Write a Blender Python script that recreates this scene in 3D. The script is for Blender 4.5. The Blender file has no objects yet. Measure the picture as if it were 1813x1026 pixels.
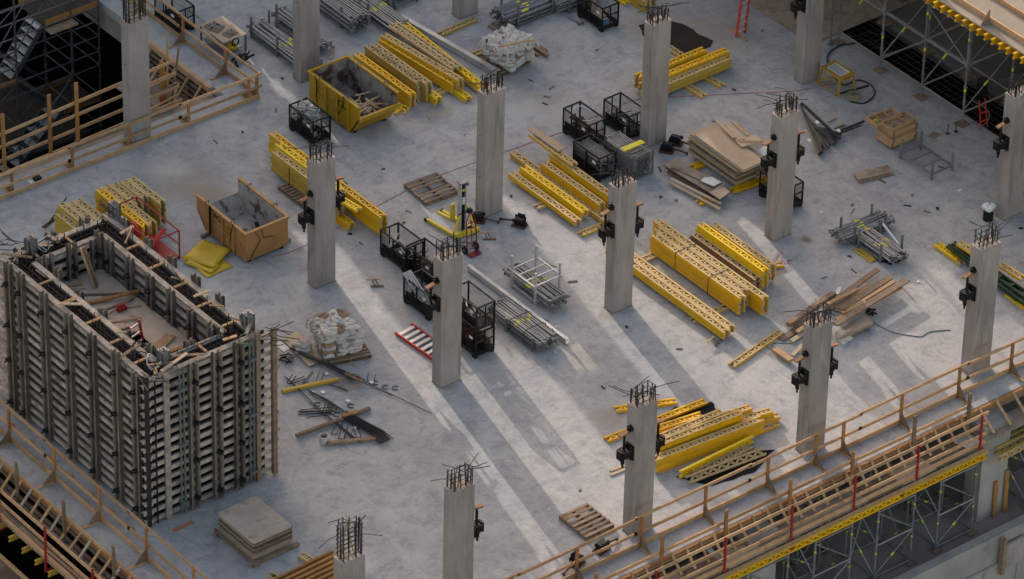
import bpy, bmesh, math, random
from mathutils import Vector, Matrix
from math import radians as R, sin, cos, pi
C = bpy.context.scene.collection
rnd = random.Random(7)

# ------------------------------------------------------------ camera
F, PITCH, YAW, ROLL, TX, TY, DIST = 8962.6, .610334665, .892217458, .0255476, 4.44822912, -12.2309330, 142.101416
W, H = 1813., 1026.
fwd = Vector((cos(PITCH)*cos(YAW), cos(PITCH)*sin(YAW), -sin(PITCH)))
rt = fwd.cross(Vector((0, 0, 1))).normalized(); up = rt.cross(fwd)
r2 = rt*cos(ROLL)+up*sin(ROLL); u2 = -rt*sin(ROLL)+up*cos(ROLL)
POS = Vector((TX, TY, 0))-fwd*DIST
cd = bpy.data.cameras.new('camera'); cam = bpy.data.objects.new('camera', cd); C.objects.link(cam)
m = Matrix((r2, u2, -fwd)).transposed().to_4x4(); m.translation = POS; cam.matrix_world = m
cd.sensor_fit = 'HORIZONTAL'; cd.sensor_width = 36; cd.lens = 36*F/W; cd.clip_start = 1; cd.clip_end = 2000
bpy.context.scene.camera = cam

def g(px, py, z=0.):
    """the point at height z that photo pixel (px,py) shows, used to measure the place"""
    d = fwd*F+r2*(px-W/2)-u2*(py-H/2)
    return POS+d*((z-POS.z)/d.z)

# ------------------------------------------------------------ sky, sun, exposure
EL, AZ = R(17.), R(13.5)
w = bpy.data.worlds.new('World'); bpy.context.scene.world = w; w.use_nodes = True
nt = w.node_tree; sky = nt.nodes.new('ShaderNodeTexSky'); sky.sky_type = 'NISHITA'; sky.sun_disc = False
sky.sun_elevation = EL; sky.sun_rotation = AZ; sky.air_density = 1.0; sky.dust_density = 2.5; sky.ozone_density = 1.0
mx = nt.nodes.new('ShaderNodeMix'); mx.data_type = 'RGBA'; mx.blend_type = 'MULTIPLY'; mx.inputs[0].default_value = 1; mx.inputs[7].default_value = (1, .825, .66, 1)
nt.links.new(sky.outputs[0], mx.inputs[6]); nt.links.new(mx.outputs[2], nt.nodes['Background'].inputs[0]); nt.nodes['Background'].inputs[1].default_value = .15
sd = bpy.data.lights.new('sun', 'SUN'); sd.energy = 1.3; sd.angle = R(.4); sd.color = (1, .90, .78)
sun = bpy.data.objects.new('sun', sd); C.objects.link(sun)
sdir = Vector((-sin(AZ)*cos(EL), -cos(AZ)*cos(EL), -sin(EL)))
sun.rotation_euler = sdir.to_track_quat('-Z', 'Y').to_euler()
sc = bpy.context.scene
sc.view_settings.view_transform = 'Standard'; sc.view_settings.look = 'None'
sc.view_settings.exposure = 1.56; sc.view_settings.gamma = 1

# ------------------------------------------------------------ materials
MATS = {}
def mat(name, c1, c2=None, rough=.8, metal=0., scale=3., thr=(.35, .65), bump=.0, bscale=40., vary=.12, c3=None, s3=.6, t3=(.55, .7), stretch=(1, 1, 1), world=False, spec=.35):
    if name in MATS: return MATS[name]
    M = bpy.data.materials.new(name); M.use_nodes = True; n = M.node_tree.nodes; l = M.node_tree.links
    b = n['Principled BSDF']; b.inputs['Roughness'].default_value = rough; b.inputs['Metallic'].default_value = metal
    b.inputs['Specular IOR Level'].default_value = spec
    tc = n.new('ShaderNodeTexCoord'); mp = n.new('ShaderNodeMapping'); mp.inputs['Scale'].default_value = stretch
    oi = n.new('ShaderNodeObjectInfo')
    l.new(tc.outputs['Object'], mp.inputs[0])
    ad = n.new('ShaderNodeVectorMath'); ad.operation = 'ADD'; l.new(mp.outputs[0], ad.inputs[0])
    mu = n.new('ShaderNodeMath'); mu.operation = 'MULTIPLY'; mu.inputs[1].default_value = 0 if world else 37.
    l.new(oi.outputs['Random'], mu.inputs[0]); l.new(mu.outputs[0], ad.inputs[1])
    def nz(s, det=6, ro=.6):
        t = n.new('ShaderNodeTexNoise'); t.inputs['Scale'].default_value = s; t.inputs['Detail'].default_value = det; t.inputs['Roughness'].default_value = ro
        l.new(ad.outputs[0], t.inputs['Vector']); return t
    def ramp(src, a, bb):
        r = n.new('ShaderNodeMapRange'); r.inputs[1].default_value = a; r.inputs[2].default_value = bb; l.new(src, r.inputs[0]); return r.outputs[0]
    def mix(f, a, bb):
        x = n.new('ShaderNodeMix'); x.data_type = 'RGBA'; l.new(f, x.inputs[0])
        for v, s in ((a, 6), (bb, 7)):
            if isinstance(v, tuple): x.inputs[s].default_value = (*v, 1)
            else: l.new(v, x.inputs[s])
        return x.outputs[2]
    c2 = c2 or tuple(v*.75 for v in c1)
    col = mix(ramp(nz(scale).outputs[0], *thr), c1, c2)
    if c3: col = mix(ramp(nz(s3, 8, .65).outputs[0], *t3), col, c3)
    hs = n.new('ShaderNodeHueSaturation'); l.new(col, hs.inputs['Color'])
    l.new(ramp(oi.outputs['Random'], 0, 1), hs.inputs['Value']); hs.inputs['Value'].links[0].from_node.inputs[3].default_value = 1-vary; hs.inputs['Value'].links[0].from_node.inputs[4].default_value = 1+vary
    l.new(hs.outputs[0], b.inputs['Base Color'])
    if bump:
        bp = n.new('ShaderNodeBump'); bp.inputs['Strength'].default_value = bump; bp.inputs['Distance'].default_value = .02
        l.new(nz(bscale).outputs[0], bp.inputs['Height']); l.new(bp.outputs[0], b.inputs['Normal'])
    M['_'] = 0; MATS[name] = M; return M

def deck_mat():
    M = bpy.data.materials.new('deck concrete'); M.use_nodes = True; n = M.node_tree.nodes; l = M.node_tree.links
    b = n['Principled BSDF']; tc = n.new('ShaderNodeTexCoord')
    def nz(s, det=8, ro=.6, dist=0.):
        t = n.new('ShaderNodeTexNoise'); t.inputs['Scale'].default_value = s; t.inputs['Detail'].default_value = det; t.inputs['Roughness'].default_value = ro
        t.inputs['Distortion'].default_value = dist; l.new(tc.outputs['Object'], t.inputs['Vector']); return t.outputs[0]
    def rg(src, a, bb, lo=0., hi=1.):
        r = n.new('ShaderNodeMapRange'); r.inputs[1].default_value = a; r.inputs[2].default_value = bb; r.inputs[3].default_value = lo; r.inputs[4].default_value = hi; l.new(src, r.inputs[0]); return r.outputs[0]
    def mix(f, a, bb):
        x = n.new('ShaderNodeMix'); x.data_type = 'RGBA'; l.new(f, x.inputs[0])
        for v, s in ((a, 6), (bb, 7)):
            if isinstance(v, tuple): x.inputs[s].default_value = (*v, 1)
            else: l.new(v, x.inputs[s])
        return x.outputs[2]
    def nzs(sc3, s_, det=8, ro=.6, dist=0.):
        mp = n.new('ShaderNodeMapping'); mp.inputs['Scale'].default_value = sc3; mp.inputs['Rotation'].default_value = (0, 0, .5); l.new(tc.outputs['Object'], mp.inputs[0])
        t = n.new('ShaderNodeTexNoise'); t.inputs['Scale'].default_value = s_; t.inputs['Detail'].default_value = det; t.inputs['Roughness'].default_value = ro; t.inputs['Distortion'].default_value = dist; l.new(mp.outputs[0], t.inputs['Vector']); return t.outputs[0]
    col = mix(rg(nz(.25, 14, .74, .3), .40, .64), (.385, .375, .368), (.285, .283, .303))
    col = mix(rg(nz(.9, 14, .78, .3), .49, .62, 0, .75), col, (.42, .405, .39))
    col = mix(rg(nz(1.7, 14, .84, .4), .49, .60, 0, .75), col, (.205, .205, .23))
    col = mix(rg(nzs((1, .22, 1), 2.2, 12, .8, .5), .54, .64, 0, .5), col, (.48, .465, .45))
    col = mix(rg(nzs((.2, 1, 1), 3., 12, .8, .5), .55, .66, 0, .55), col, (.175, .175, .20))
    col = mix(rg(nz(7., 12, .88, .4), .53, .62, 0, .55), col, (.47, .455, .435))
    col = mix(rg(nz(9., 12, .88, .2), .53, .62, 0, .55), col, (.17, .168, .185))
    col = mix(rg(nz(24., 8, .85), .57, .68, 0, .55), col, (.13, .125, .135))
    col = mix(rg(nz(.8, 14, .85, .4), .57, .68, 0, .5), col, (.29, .235, .19))
    vo = n.new('ShaderNodeTexVoronoi'); vo.inputs['Scale'].default_value = 2.6; l.new(tc.outputs['Object'], vo.inputs['Vector'])
    col = mix(rg(vo.outputs['Distance'], .045, .025, 0, .6), col, (.09, .08, .075))
    # brown dust near worked areas
    def spot(px, py, r, colr, amt, col):
        p = g(px, py); d = n.new('ShaderNodeVectorMath'); d.operation = 'DISTANCE'; l.new(tc.outputs['Object'], d.inputs[0]); d.inputs[1].default_value = (p.x, p.y, 0)
        a = n.new('ShaderNodeMath'); a.operation = 'MULTIPLY_ADD'; l.new(nz(1.7, 8, .7), a.inputs[0]); a.inputs[1].default_value = r*1.6; l.new(d.outputs['Value'], a.inputs[2])
        return mix(rg(a.outputs[0], r*1.8, r*1.0, 0, amt), col, colr)
    for px, py, r, cc, am in SPOTS: col = spot(px, py, r, cc, am, col)
    l.new(col, b.inputs['Base Color'])
    l.new(rg(nz(1.1, 8, .6), .3, .7, .55, .85), b.inputs['Roughness']); b.inputs['Specular IOR Level'].default_value = .3
    bp = n.new('ShaderNodeBump'); bp.inputs['Strength'].default_value = .25; bp.inputs['Distance'].default_value = .01; l.new(nz(14, 8, .7), bp.inputs['Height']); l.new(bp.outputs[0], b.inputs['Normal'])
    return M
BR = (.27, .215, .165); LT = (.52, .50, .47)
SPOTS = [(320, 315, 1.5, BR, .75), (370, 345, 1.0, BR, .85), (300, 300, .8, LT, .5), (400, 215, 1.2, LT, .35), (560, 240, .7, LT, .3), (960, 200, 1.5, LT, .35), (520, 500, .8, LT, .35), (870, 200, 1.0, LT, .3), (760, 200, .9, BR, .35), (960, 170, 1.2, BR, .3), (1240, 60, 2.0, BR, .65), (1140, 50, 1.0, BR, .6),
         (1080, 740, .7, (.26, .20, .16), .5), (1335, 255, .5, BR, .9), (1425, 424, .28, (.13, .10, .08), .95), (780, 195, .5, BR, .5), (1210, 345, .6, LT, .6), (1040, 630, .8, BR, .35),
         (900, 140, .7, BR, .4), (1075, 560, .35, BR, .6), (790, 685, .3, BR, .6), (560, 925, .5, BR, .3), (1470, 60, .8, BR, .2), (640, 1000, .5, LT, .5), (735, 985, .5, LT, .4), (1600, 230, .8, BR, .3), (1370, 400, .5, BR, .3)]

M_deck = deck_mat()
M_conc0 = mat('cast concrete plain', (.34, .295, .27), (.27, .235, .215), .85, scale=1.3, bump=.25, bscale=30, vary=.05, c3=(.17, .14, .125), s3=.9, t3=(.52, .8), stretch=(1, 1, .35))
def col_mat():
    M = M_conc0.copy(); M.name = 'cast concrete'; n = M.node_tree.nodes; l = M.node_tree.links; b = n['Principled BSDF']; src = b.inputs['Base Color'].links[0].from_socket
    tc = n.new('ShaderNodeTexCoord'); oi = n.new('ShaderNodeObjectInfo'); ad = n.new('ShaderNodeVectorMath'); mu = n.new('ShaderNodeMath'); mu.operation = 'MULTIPLY'; mu.inputs[1].default_value = 31; l.new(oi.outputs['Random'], mu.inputs[0])
    l.new(tc.outputs['Object'], ad.inputs[0]); l.new(mu.outputs[0], ad.inputs[1])
    def layer(src, sc3, scale, a, b_, amt, colr, det=8):
        mp = n.new('ShaderNodeMapping'); mp.inputs['Scale'].default_value = sc3; l.new(ad.outputs[0], mp.inputs[0]); t = n.new('ShaderNodeTexNoise'); t.inputs['Scale'].default_value = scale; t.inputs['Detail'].default_value = det; t.inputs['Roughness'].default_value = .7; t.inputs['Distortion'].default_value = .4; l.new(mp.outputs[0], t.inputs['Vector'])
        r = n.new('ShaderNodeMapRange'); r.inputs[1].default_value = a; r.inputs[2].default_value = b_; r.inputs[4].default_value = amt; l.new(t.outputs[0], r.inputs[0])
        x = n.new('ShaderNodeMix'); x.data_type = 'RGBA'; l.new(r.outputs[0], x.inputs[0]); l.new(src, x.inputs[6]); x.inputs[7].default_value = (*colr, 1); return x.outputs[2]
    src = layer(src, (1, 1, .10), 5, .52, .66, .75, (.165, .138, .12)); src = layer(src, (1, 1, .16), 3.2, .55, .7, .5, (.42, .375, .345)); src = layer(src, (1, 1, 1), 1.4, .5, .68, .5, (.25, .215, .195)); src = layer(src, (1, 1, 1), 26, .66, .72, .7, (.09, .08, .07), 3)
    l.new(src, b.inputs['Base Color']); return M
M_conc = col_mat()
M_conc2 = mat('old concrete', (.37, .335, .305), (.27, .245, .225), .9, scale=.9, bump=.3, bscale=20, vary=.05, c3=(.18, .165, .15), s3=.5)
M_dark = mat('shade black surface', (.006, .005, .005), (.003, .003, .003), 1., spec=0)  # near black: pit and under-deck shade put into the colour
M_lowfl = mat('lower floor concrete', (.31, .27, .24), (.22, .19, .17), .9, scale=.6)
M_pitfl = mat('pit floor', (.012, .011, .010), (.006, .006, .006), 1., spec=0)  # blackened floor colour carries the darkness of the deep pit
M_plypit = mat('old pit boards in shade tone', (.07, .05, .035), (.04, .03, .02), .9)  # plywood tone lowered to hold the pit's shade
M_gpit = mat('shade toned pit tube', (.12, .12, .125), (.07, .07, .075), .5, metal=.5)  # steel darkened in colour for standing in the shaded pit
M_pine = mat('new pine timber', (.47, .29, .155), (.36, .215, .11), .75, scale=6, vary=.24, bump=.15, stretch=(1, 1, 1), c3=(.33, .19, .10), s3=1.6, t3=(.6, .85))
M_pineO = mat('orange pine timber', (.36, .175, .055), (.27, .12, .04), .75, scale=6, vary=.2, bump=.15)
M_wood = mat('weathered timber', (.25, .17, .115), (.165, .11, .072), .85, scale=6, vary=.2, bump=.2, c3=(.13, .09, .065), s3=2, t3=(.58, .8))
M_ply = mat('plywood', (.46, .345, .245), (.39, .29, .20), .8, scale=2.5, vary=.1, bump=.1, c3=(.36, .28, .20), s3=1.2)
M_plyold = mat('used formwork plywood', (.33, .25, .19), (.25, .185, .135), .8, scale=3, vary=.08, bump=.15, c3=(.15, .105, .08), s3=1.5)
M_plydark = mat('dark film faced plywood', (.13, .085, .06), (.085, .055, .04), .6, scale=2, vary=.15, c3=(.22, .17, .13), s3=1.2)
M_yel = mat('yellow varnished timber', (.72, .40, .002), (.62, .33, .002), .5, scale=2.5, vary=.14, c3=(.40, .27, .09), s3=2.2, t3=(.56, .72))
M_yelbr = mat('bright yellow varnish', (.80, .52, .003), (.72, .44, .003), .45, scale=2, vary=.08, c3=(.50, .36, .10), s3=2.5, t3=(.60, .72))
M_yelw = mat('worn yellow timber', (.42, .28, .06), (.52, .32, .02), .7, scale=3, vary=.14, c3=(.27, .19, .09), s3=3, t3=(.55, .7))
M_formskin = mat('black form ply', (.03, .022, .018), (.015, .012, .01), .8)
M_tan = mat('bare worn girder timber', (.52, .38, .19), (.44, .31, .15), .8, scale=4, vary=.12, c3=(.28, .21, .13), s3=2.5)
M_gst = mat('galvanised steel', (.30, .30, .305), (.20, .20, .205), .42, metal=.55, scale=5, vary=.15)
M_gst2 = mat('dull galvanised steel', (.19, .19, .195), (.13, .13, .135), .55, metal=.3, scale=5, vary=.15)
M_blk = mat('black painted steel', (.008, .008, .009), (.014, .013, .013), .6, scale=5, vary=.1, spec=.2)
M_rust = mat('rusty steel', (.12, .05, .025), (.06, .03, .02), .8, scale=12, vary=.2)
M_rebar = mat('reinforcing steel', (.055, .035, .027), (.03, .022, .02), .7, scale=12, vary=.3)
M_bar = mat('dark steel bars', (.035, .036, .042), (.02, .02, .023), .5, scale=12, vary=.3)
M_orange = mat('orange timber cap', (.26, .12, .055), (.16, .075, .04), .7, vary=.2)
M_red = mat('red painted steel', (.38, .02, .02), (.25, .02, .02), .5, vary=.1)
M_redfg = mat('red ladder rail', (.50, .035, .025), (.42, .03, .02), .5, vary=.05)
M_alu = mat('aluminium', (.55, .54, .52), (.42, .41, .40), .4, metal=.3, vary=.08)
M_waler = mat('worn grey aluminium girder', (.46, .395, .345), (.25, .205, .17), .6, metal=0., scale=5, vary=.28, c3=(.10, .08, .065), s3=2.2, t3=(.56, .72), stretch=(1, 1, 1))
M_sold = mat('dirty steel soldier', (.19, .158, .13), (.115, .092, .075), .65, scale=4, vary=.15, c3=(.07, .055, .045), s3=3)
M_box = mat('yellow painted skip steel', (.40, .235, .006), (.33, .185, .005), .5, scale=2, vary=.04, c3=(.20, .11, .04), s3=1.6, t3=(.58, .75), bump=.05)
M_box2 = mat('faded orange skip steel', (.40, .215, .085), (.35, .18, .05), .6, scale=2, vary=.04, c3=(.26, .12, .05), s3=1.6, t3=(.55, .75))
M_skin = mat('concrete caked rusty steel', (.32, .285, .265), (.20, .17, .155), .8, scale=3, vary=.05, c3=(.075, .030, .025), s3=1.4, t3=(.48, .56), bump=.2)
M_skin2 = mat('pale concrete caked steel', (.40, .37, .35), (.27, .24, .225), .8, scale=3, vary=.05, c3=(.10, .06, .05), s3=1.8, t3=(.56, .63), bump=.2)
M_ochre = mat('ochre painted steel', (.42, .235, .03), (.35, .19, .025), .5)
M_plytop = mat('dusty tan plywood', (.46, .365, .29), (.37, .29, .23), .9, scale=3, vary=.05, bump=.2, c3=(.22, .16, .12), s3=2.2, t3=(.58, .72))
M_bag = mat('white plastic sack', (.60, .55, .51), (.42, .36, .32), .55, scale=5, vary=.12, c3=(.33, .23, .17), s3=5, t3=(.6, .75), bump=.5, bscale=9)
M_bagb = mat('brown paper sack', (.32, .21, .13), (.25, .16, .10), .8, scale=4, vary=.1, bump=.3, bscale=9)
M_tarp = mat('yellow tarpaulin', (.60, .40, .03), (.50, .33, .025), .5, scale=2, vary=.03, bump=.7, bscale=4)
M_blktarp = mat('black sheet', (.008, .009, .010), None, .8, spec=.1, bump=.4, bscale=6)
M_puddle = mat('wet concrete puddle', (.035, .03, .025), (.05, .04, .032), .12, scale=1.5, world=True, vary=0)
M_hose = mat('black rubber hose', (.015, .016, .02), None, .5)
M_cordr = mat('red cord', (.42, .05, .05), None, .6)
M_cordy = mat('sandy rope', (.42, .33, .15), None, .8)
M_cordg = mat('green cord', (.10, .19, .12), None, .6)
M_white = mat('white paint', (.7, .7, .69), (.6, .6, .59), .6)
M_wcap = mat('pale girder end cap', (.50, .45, .36), None, .7)
M_blue = mat('dark blue steel', (.015, .022, .05), (.012, .016, .03), .45, vary=.1)
M_liftY = mat('lift yellow paint', (.68, .52, .03), (.6, .45, .03), .4)
M_mark = mat('yellow tape', (.75, .66, .03), None, .5)
M_green = mat('dark green steel', (.025, .05, .025), (.02, .04, .02), .5, vary=.2)
M_pinkc = mat('orange chalk foam', (.50, .17, .08), (.42, .15, .08), .8)
M_shade = mat('grey shade screen', (.42, .41, .40), (.36, .35, .34), .9)  # pale colour of the added screen that shapes the sun strips

# ------------------------------------------------------------ mesh helpers
class MB:
    def __init__(s): s.v = []; s.f = []
    def raw(s, vs, fs):
        o = len(s.v); s.v += [tuple(v) for v in vs]; s.f += [tuple(o+i for i in f) for f in fs]
    def box(s, c, d, ax=None, bev=0):
        c = Vector(c); ax = ax or (Vector((1, 0, 0)), Vector((0, 1, 0)), Vector((0, 0, 1)))
        a, b, e = ax[0]*d[0]/2, ax[1]*d[1]/2, ax[2]*d[2]/2
        s.raw([c-a-b-e, c+a-b-e, c+a+b-e, c-a+b-e, c-a-b+e, c+a-b+e, c+a+b+e, c-a+b+e],
              [(0, 3, 2, 1), (4, 5, 6, 7), (0, 1, 5, 4), (1, 2, 6, 5), (2, 3, 7, 6), (3, 0, 4, 7)])
        return s
    def bb(s, x0, y0, z0, x1, y1, z1): return s.box(((x0+x1)/2, (y0+y1)/2, (z0+z1)/2), (abs(x1-x0), abs(y1-y0), abs(z1-z0)))
    def beam(s, p, q, w, h, upv=(0, 0, 1)):
        p, q = Vector(p), Vector(q); d = q-p; L = d.length
        if L < 1e-5: return s
        x = d/L; y = Vector(upv).cross(x)
        if y.length < 1e-3: y = Vector((0, 1, 0)).cross(x)
        y.normalize(); z = x.cross(y); return s.box((p+q)/2, (L, w, h), (x, y, z))
    def tube(s, p, q, r, n=6, caps=True):
        return s.path([p, q], r, n, caps)
    def path(s, pts, r, n=6, caps=True):
        pts = [Vector(p) for p in pts]; o = len(s.v); k = len(pts); prev = None
        for i, p in enumerate(pts):
            d = (pts[min(i+1, k-1)]-pts[max(i-1, 0)]);
            if d.length < 1e-6: d = Vector((0, 0, 1))
            d.normalize(); a = (prev if prev is not None else (Vector((0, 0, 1)) if abs(d.z) < .9 else Vector((1, 0, 0))))
            a = (a-d*a.dot(d)); a.normalize(); prev = a; b = d.cross(a)
            for j in range(n):
                t = 2*pi*j/n; s.v.append(tuple(p+(a*cos(t)+b*sin(t))*r))
        for i in range(k-1):
            for j in range(n):
                A = o+i*n+j; B = o+i*n+(j+1) % n; s.f.append((A, B, B+n, A+n))
        if caps: s.f.append(tuple(o+j for j in range(n))[::-1]); s.f.append(tuple(o+(k-1)*n+j for j in range(n)))
        return s
    def prism(s, poly, z0, z1):
        n = len(poly); s.raw([(x, y, z0) for x, y in poly]+[(x, y, z1) for x, y in poly], [tuple(range(n))[::-1], tuple(range(n, 2*n))]+[(i, (i+1) % n, (i+1) % n+n, i+n) for i in range(n)]); return s
    def mesh(s, name, m, smooth=False):
        me = bpy.data.meshes.new(name); me.from_pydata(s.v, [], s.f); me.materials.append(m)
        if smooth: me.polygons.foreach_set('use_smooth', [True]*len(me.polygons))
        me.update(); return me
    def build(s, name, m, parent=None, smooth=False, label=None, bev=0):
        o = bpy.data.objects.new(name, s.mesh(name, m, smooth)); C.objects.link(o); o.parent = parent
        if label: o['label'] = label
        if bev:
            b = o.modifiers.new('bevel', 'BEVEL'); b.width = bev; b.segments = 1; b.limit_method = 'ANGLE'
        return o
def tag(o, label=None, cat=None, group=None, kind=None):
    if label: o['label'] = label
    if cat: o['category'] = cat
    if group: o['group'] = group
    if kind: o['kind'] = kind
    return o
def thing(name, label, cat, loc=(0, 0, 0), rz=0., group=None):
    o = bpy.data.objects.new(name, None); C.objects.link(o); o.location = loc; o.rotation_euler = (0, 0, rz); o.empty_display_size = .2
    return tag(o, label, cat, group)
def inst(src, name, loc, rot, label, cat, group):
    o = bpy.data.objects.new(name, src); C.objects.link(o); o.location = loc; o.rotation_euler = rot; return tag(o, label, cat, group)
def dup(root, loc, rz, label, group=None):
    r = root.copy(); C.objects.link(r); r.location = loc; r.rotation_euler = (0, 0, rz); r['label'] = label
    if group: r['group'] = group
    for ch in list(root.children):
        c = ch.copy(); C.objects.link(c); c.parent = r
        for gg in list(ch.children):
            d = gg.copy(); C.objects.link(d); d.parent = c
    return r
def ang(p, q): return math.atan2(q[1]-p[1], q[0]-p[0])
def yawof(p, q): return ang(p, q)
def ztop(o): return o

# ============================================================ THE SETTING
def struct(name, bm_, m): o = bm_.build(name, m); o['kind'] = 'structure'; return o
d = MB().prism([(-11.4, -24.15), (20.8, -24.15), (20.8, 34), (3.77, 34), (3.77, .75), (-11.4, .75)], -.3, 0); struct('concrete_deck', d, M_deck)
struct('far_deck', MB().bb(22.4, -30, -.3, 50, 34, -.004), mat('shaded far deck', (.15, .145, .14), (.09, .088, .085), .9, scale=.5))  # colour lowered to hold the shade under the high deck
struct('lower_floor', MB().bb(-30, -25.55, -3.8, 40, -1, -3.5), M_lowfl)
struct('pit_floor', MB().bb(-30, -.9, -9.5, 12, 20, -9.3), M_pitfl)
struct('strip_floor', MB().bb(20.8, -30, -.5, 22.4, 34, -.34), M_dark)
t = thing('pit_wall', 'side of the deep pit below the deck edge, shade put into its colour', 'wall')
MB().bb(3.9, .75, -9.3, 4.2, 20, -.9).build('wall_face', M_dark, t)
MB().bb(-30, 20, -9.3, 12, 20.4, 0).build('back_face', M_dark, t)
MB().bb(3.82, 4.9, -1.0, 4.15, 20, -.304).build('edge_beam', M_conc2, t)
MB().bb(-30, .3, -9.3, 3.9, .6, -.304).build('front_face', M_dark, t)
t = thing('ground_below', 'x', 'x') if 0 else None
struct('ground', MB().bb(-300, -300, -9.9, 300, 300, -9.6), M_conc2)
# retaining wall below the outer scaffold, bottom right
t = thing('retaining_wall', 'pale board marked concrete retaining wall with an upstand at the bottom right', 'wall')
mb = MB().bb(-30, -25.85, -9.6, 40, -25.56, -3.15).bb(-30, -25.93, -9.6, 40, -25.853, -4.1)
for x in [i*1.25-11 for i in range(30)]: mb.bb(x, -25.96, -9.6, x+.04, -25.932, -4.2)
mb.build('wall_face', M_conc2, t)
MB().bb(10.95, -26.02, -4.3, 11.75, -25.935, -3.5).build('patch_panel', M_conc, t)
MB().bb(10.78, -26.1, -4.4, 10.9, -25.94, -3.2).build('timber_stake', M_wood, t)

# added unseen screen: shades the deck, openings shaped to pass strips of low sun
S0 = -19.; TE = math.tan(EL)
sv = Vector((-sin(AZ), -cos(AZ), 0)); tv = Vector((cos(AZ), -sin(AZ), 0))
def st(px, py): p = g(px, py); return p.dot(tv), p.dot(sv)
mb = MB(); dt = .14; t_ = -45.
def lit(t):
    """heights at which the screen is open, along it"""
    o = []
    def above(s): o.append((s, 99))
    if t < 2.15: return o
    if t < 2.42: above(14.6)
    elif 2.62 < t < 3.62: above(5.5+(t-2.62)*1.5)
    elif 3.62 <= t < 4.3: above(13.8)
    elif 4.3 <= t < 8.8:
        if t < 6.47: above(12.9)
        else:
            above(19.6)
            if 7.0 < t < 8.25: o.append((13.3, 15.3))
        for a, wd in ((4.85, .9),): 
            c = -2.5+(t-4.9)/(6.75-4.9)*9.8
            if 4.75 < t < 6.8: o.append((c-.95, c+.95))
    elif 8.8 <= t < 10.4: above(6.2+(t-8.8)*1.8)
    elif 10.4 <= t < 11.6: above(10.5)
    elif 11.6 <= t < 14.5: above(13.5)
    elif 14.5 <= t < 15.12: above(10.0)
    elif 15.12 <= t < 15.8: above(15.5)
    elif 15.8 <= t < 17.5: above(16.6-(t-15.8))
    elif 17.5 <= t < 18.3: above(14.6)
    elif 18.45 <= t < 18.95: above(14.2)
    elif t >= 18.95 and t < 30: above(17.4)
    return o
while t_ < 34:
    tt = t_+dt/2; iv = sorted(lit(tt)); z = -1.; top = (32-S0)*TE; segs = []
    for a, b in iv:
        za, zb = (a-S0)*TE, (b-S0)*TE
        if za > z: segs.append((z, min(za, top)))
        z = max(z, zb)
    if z < top: segs.append((z, top))
    for a, b in segs:
        c = tv*tt+sv*S0; mb.box((c.x, c.y, (a+b)/2), (dt*1.0, .25, b-a), (tv, sv, Vector((0, 0, 1))))
    t_ += dt
scr = mb.build('shade_screen', M_shade); tag(scr, 'tall grey unseen screen added beyond the far side to shape sun and shade on deck', 'wall')

# ------------------------------------------------------------ columns
ZC = 4.16
def rebar_top(parent, sx, sy, h, seed, tall=False):
    r = random.Random(seed); mb = MB()
    xs = [.08, sx*.36, sx*.64, sx-.08]; pts = [(x, y) for x in xs for y in (.08, sy-.08)]+[(.08, sy/2), (sx-.08, sy/2)]
    for x, y in pts:
        for k in range(2 if r.random() < .6 else 1):
            hh = h*r.uniform(.75, 1.08); x2, y2 = x+r.uniform(-.03, .03), y+r.uniform(-.03, .03)
            mb.tube((x2, y2, ZC-.05), (x2+r.uniform(-.02, .02), y2+r.uniform(-.02, .02), ZC+hh), .017, 5)
    for k in range(7 if tall else 3):
        z = ZC+(.12+k*.14 if tall else .12+k*.16)
        if z > ZC+h: break
        a = r.uniform(-.02, .02)
        for p, q in (((.05, .05), (sx-.05, .05)), ((sx-.05, .05), (sx-.05, sy-.05)), ((sx-.05, sy-.05), (.05, sy-.05)), ((.05, sy-.05), (.05, .05))):
            mb.tube((p[0], p[1], z+a), (q[0], q[1], z-a), .011, 4)
    mb.build('rebar_cage', M_rebar, parent)
    mb = MB()
    for k in range(6):
        zz = ZC+h*r.uniform(.55, .95); x, y = r.choice(pts); an = r.choice((2.6, 2.9, 3.3, .3, -.6, 1.9, 5.6))+r.uniform(-.2, .2); L = r.uniform(.45, .85)
        mb.path([(x, y, zz), (x+cos(an)*L*.5, y+sin(an)*L*.5, zz+r.uniform(.0, .1)), (x+cos(an)*L, y+sin(an)*L, zz+r.uniform(-.1, .2))], .012, 4)
    mb.build('bent_tie_bar', M_rebar, parent)
    mb = MB()
    for k in range(4):
        x, y = r.uniform(.1, sx-.1), r.uniform(.08, sy-.08); mb.tube((x, y, ZC), (x+r.uniform(-.2, .2), y+r.uniform(-.2, .2), ZC+h*r.uniform(.7, 1.15)), .012, 4)
    mb.build('pale_rod', M_rust if not tall else M_tan, parent)

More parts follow.
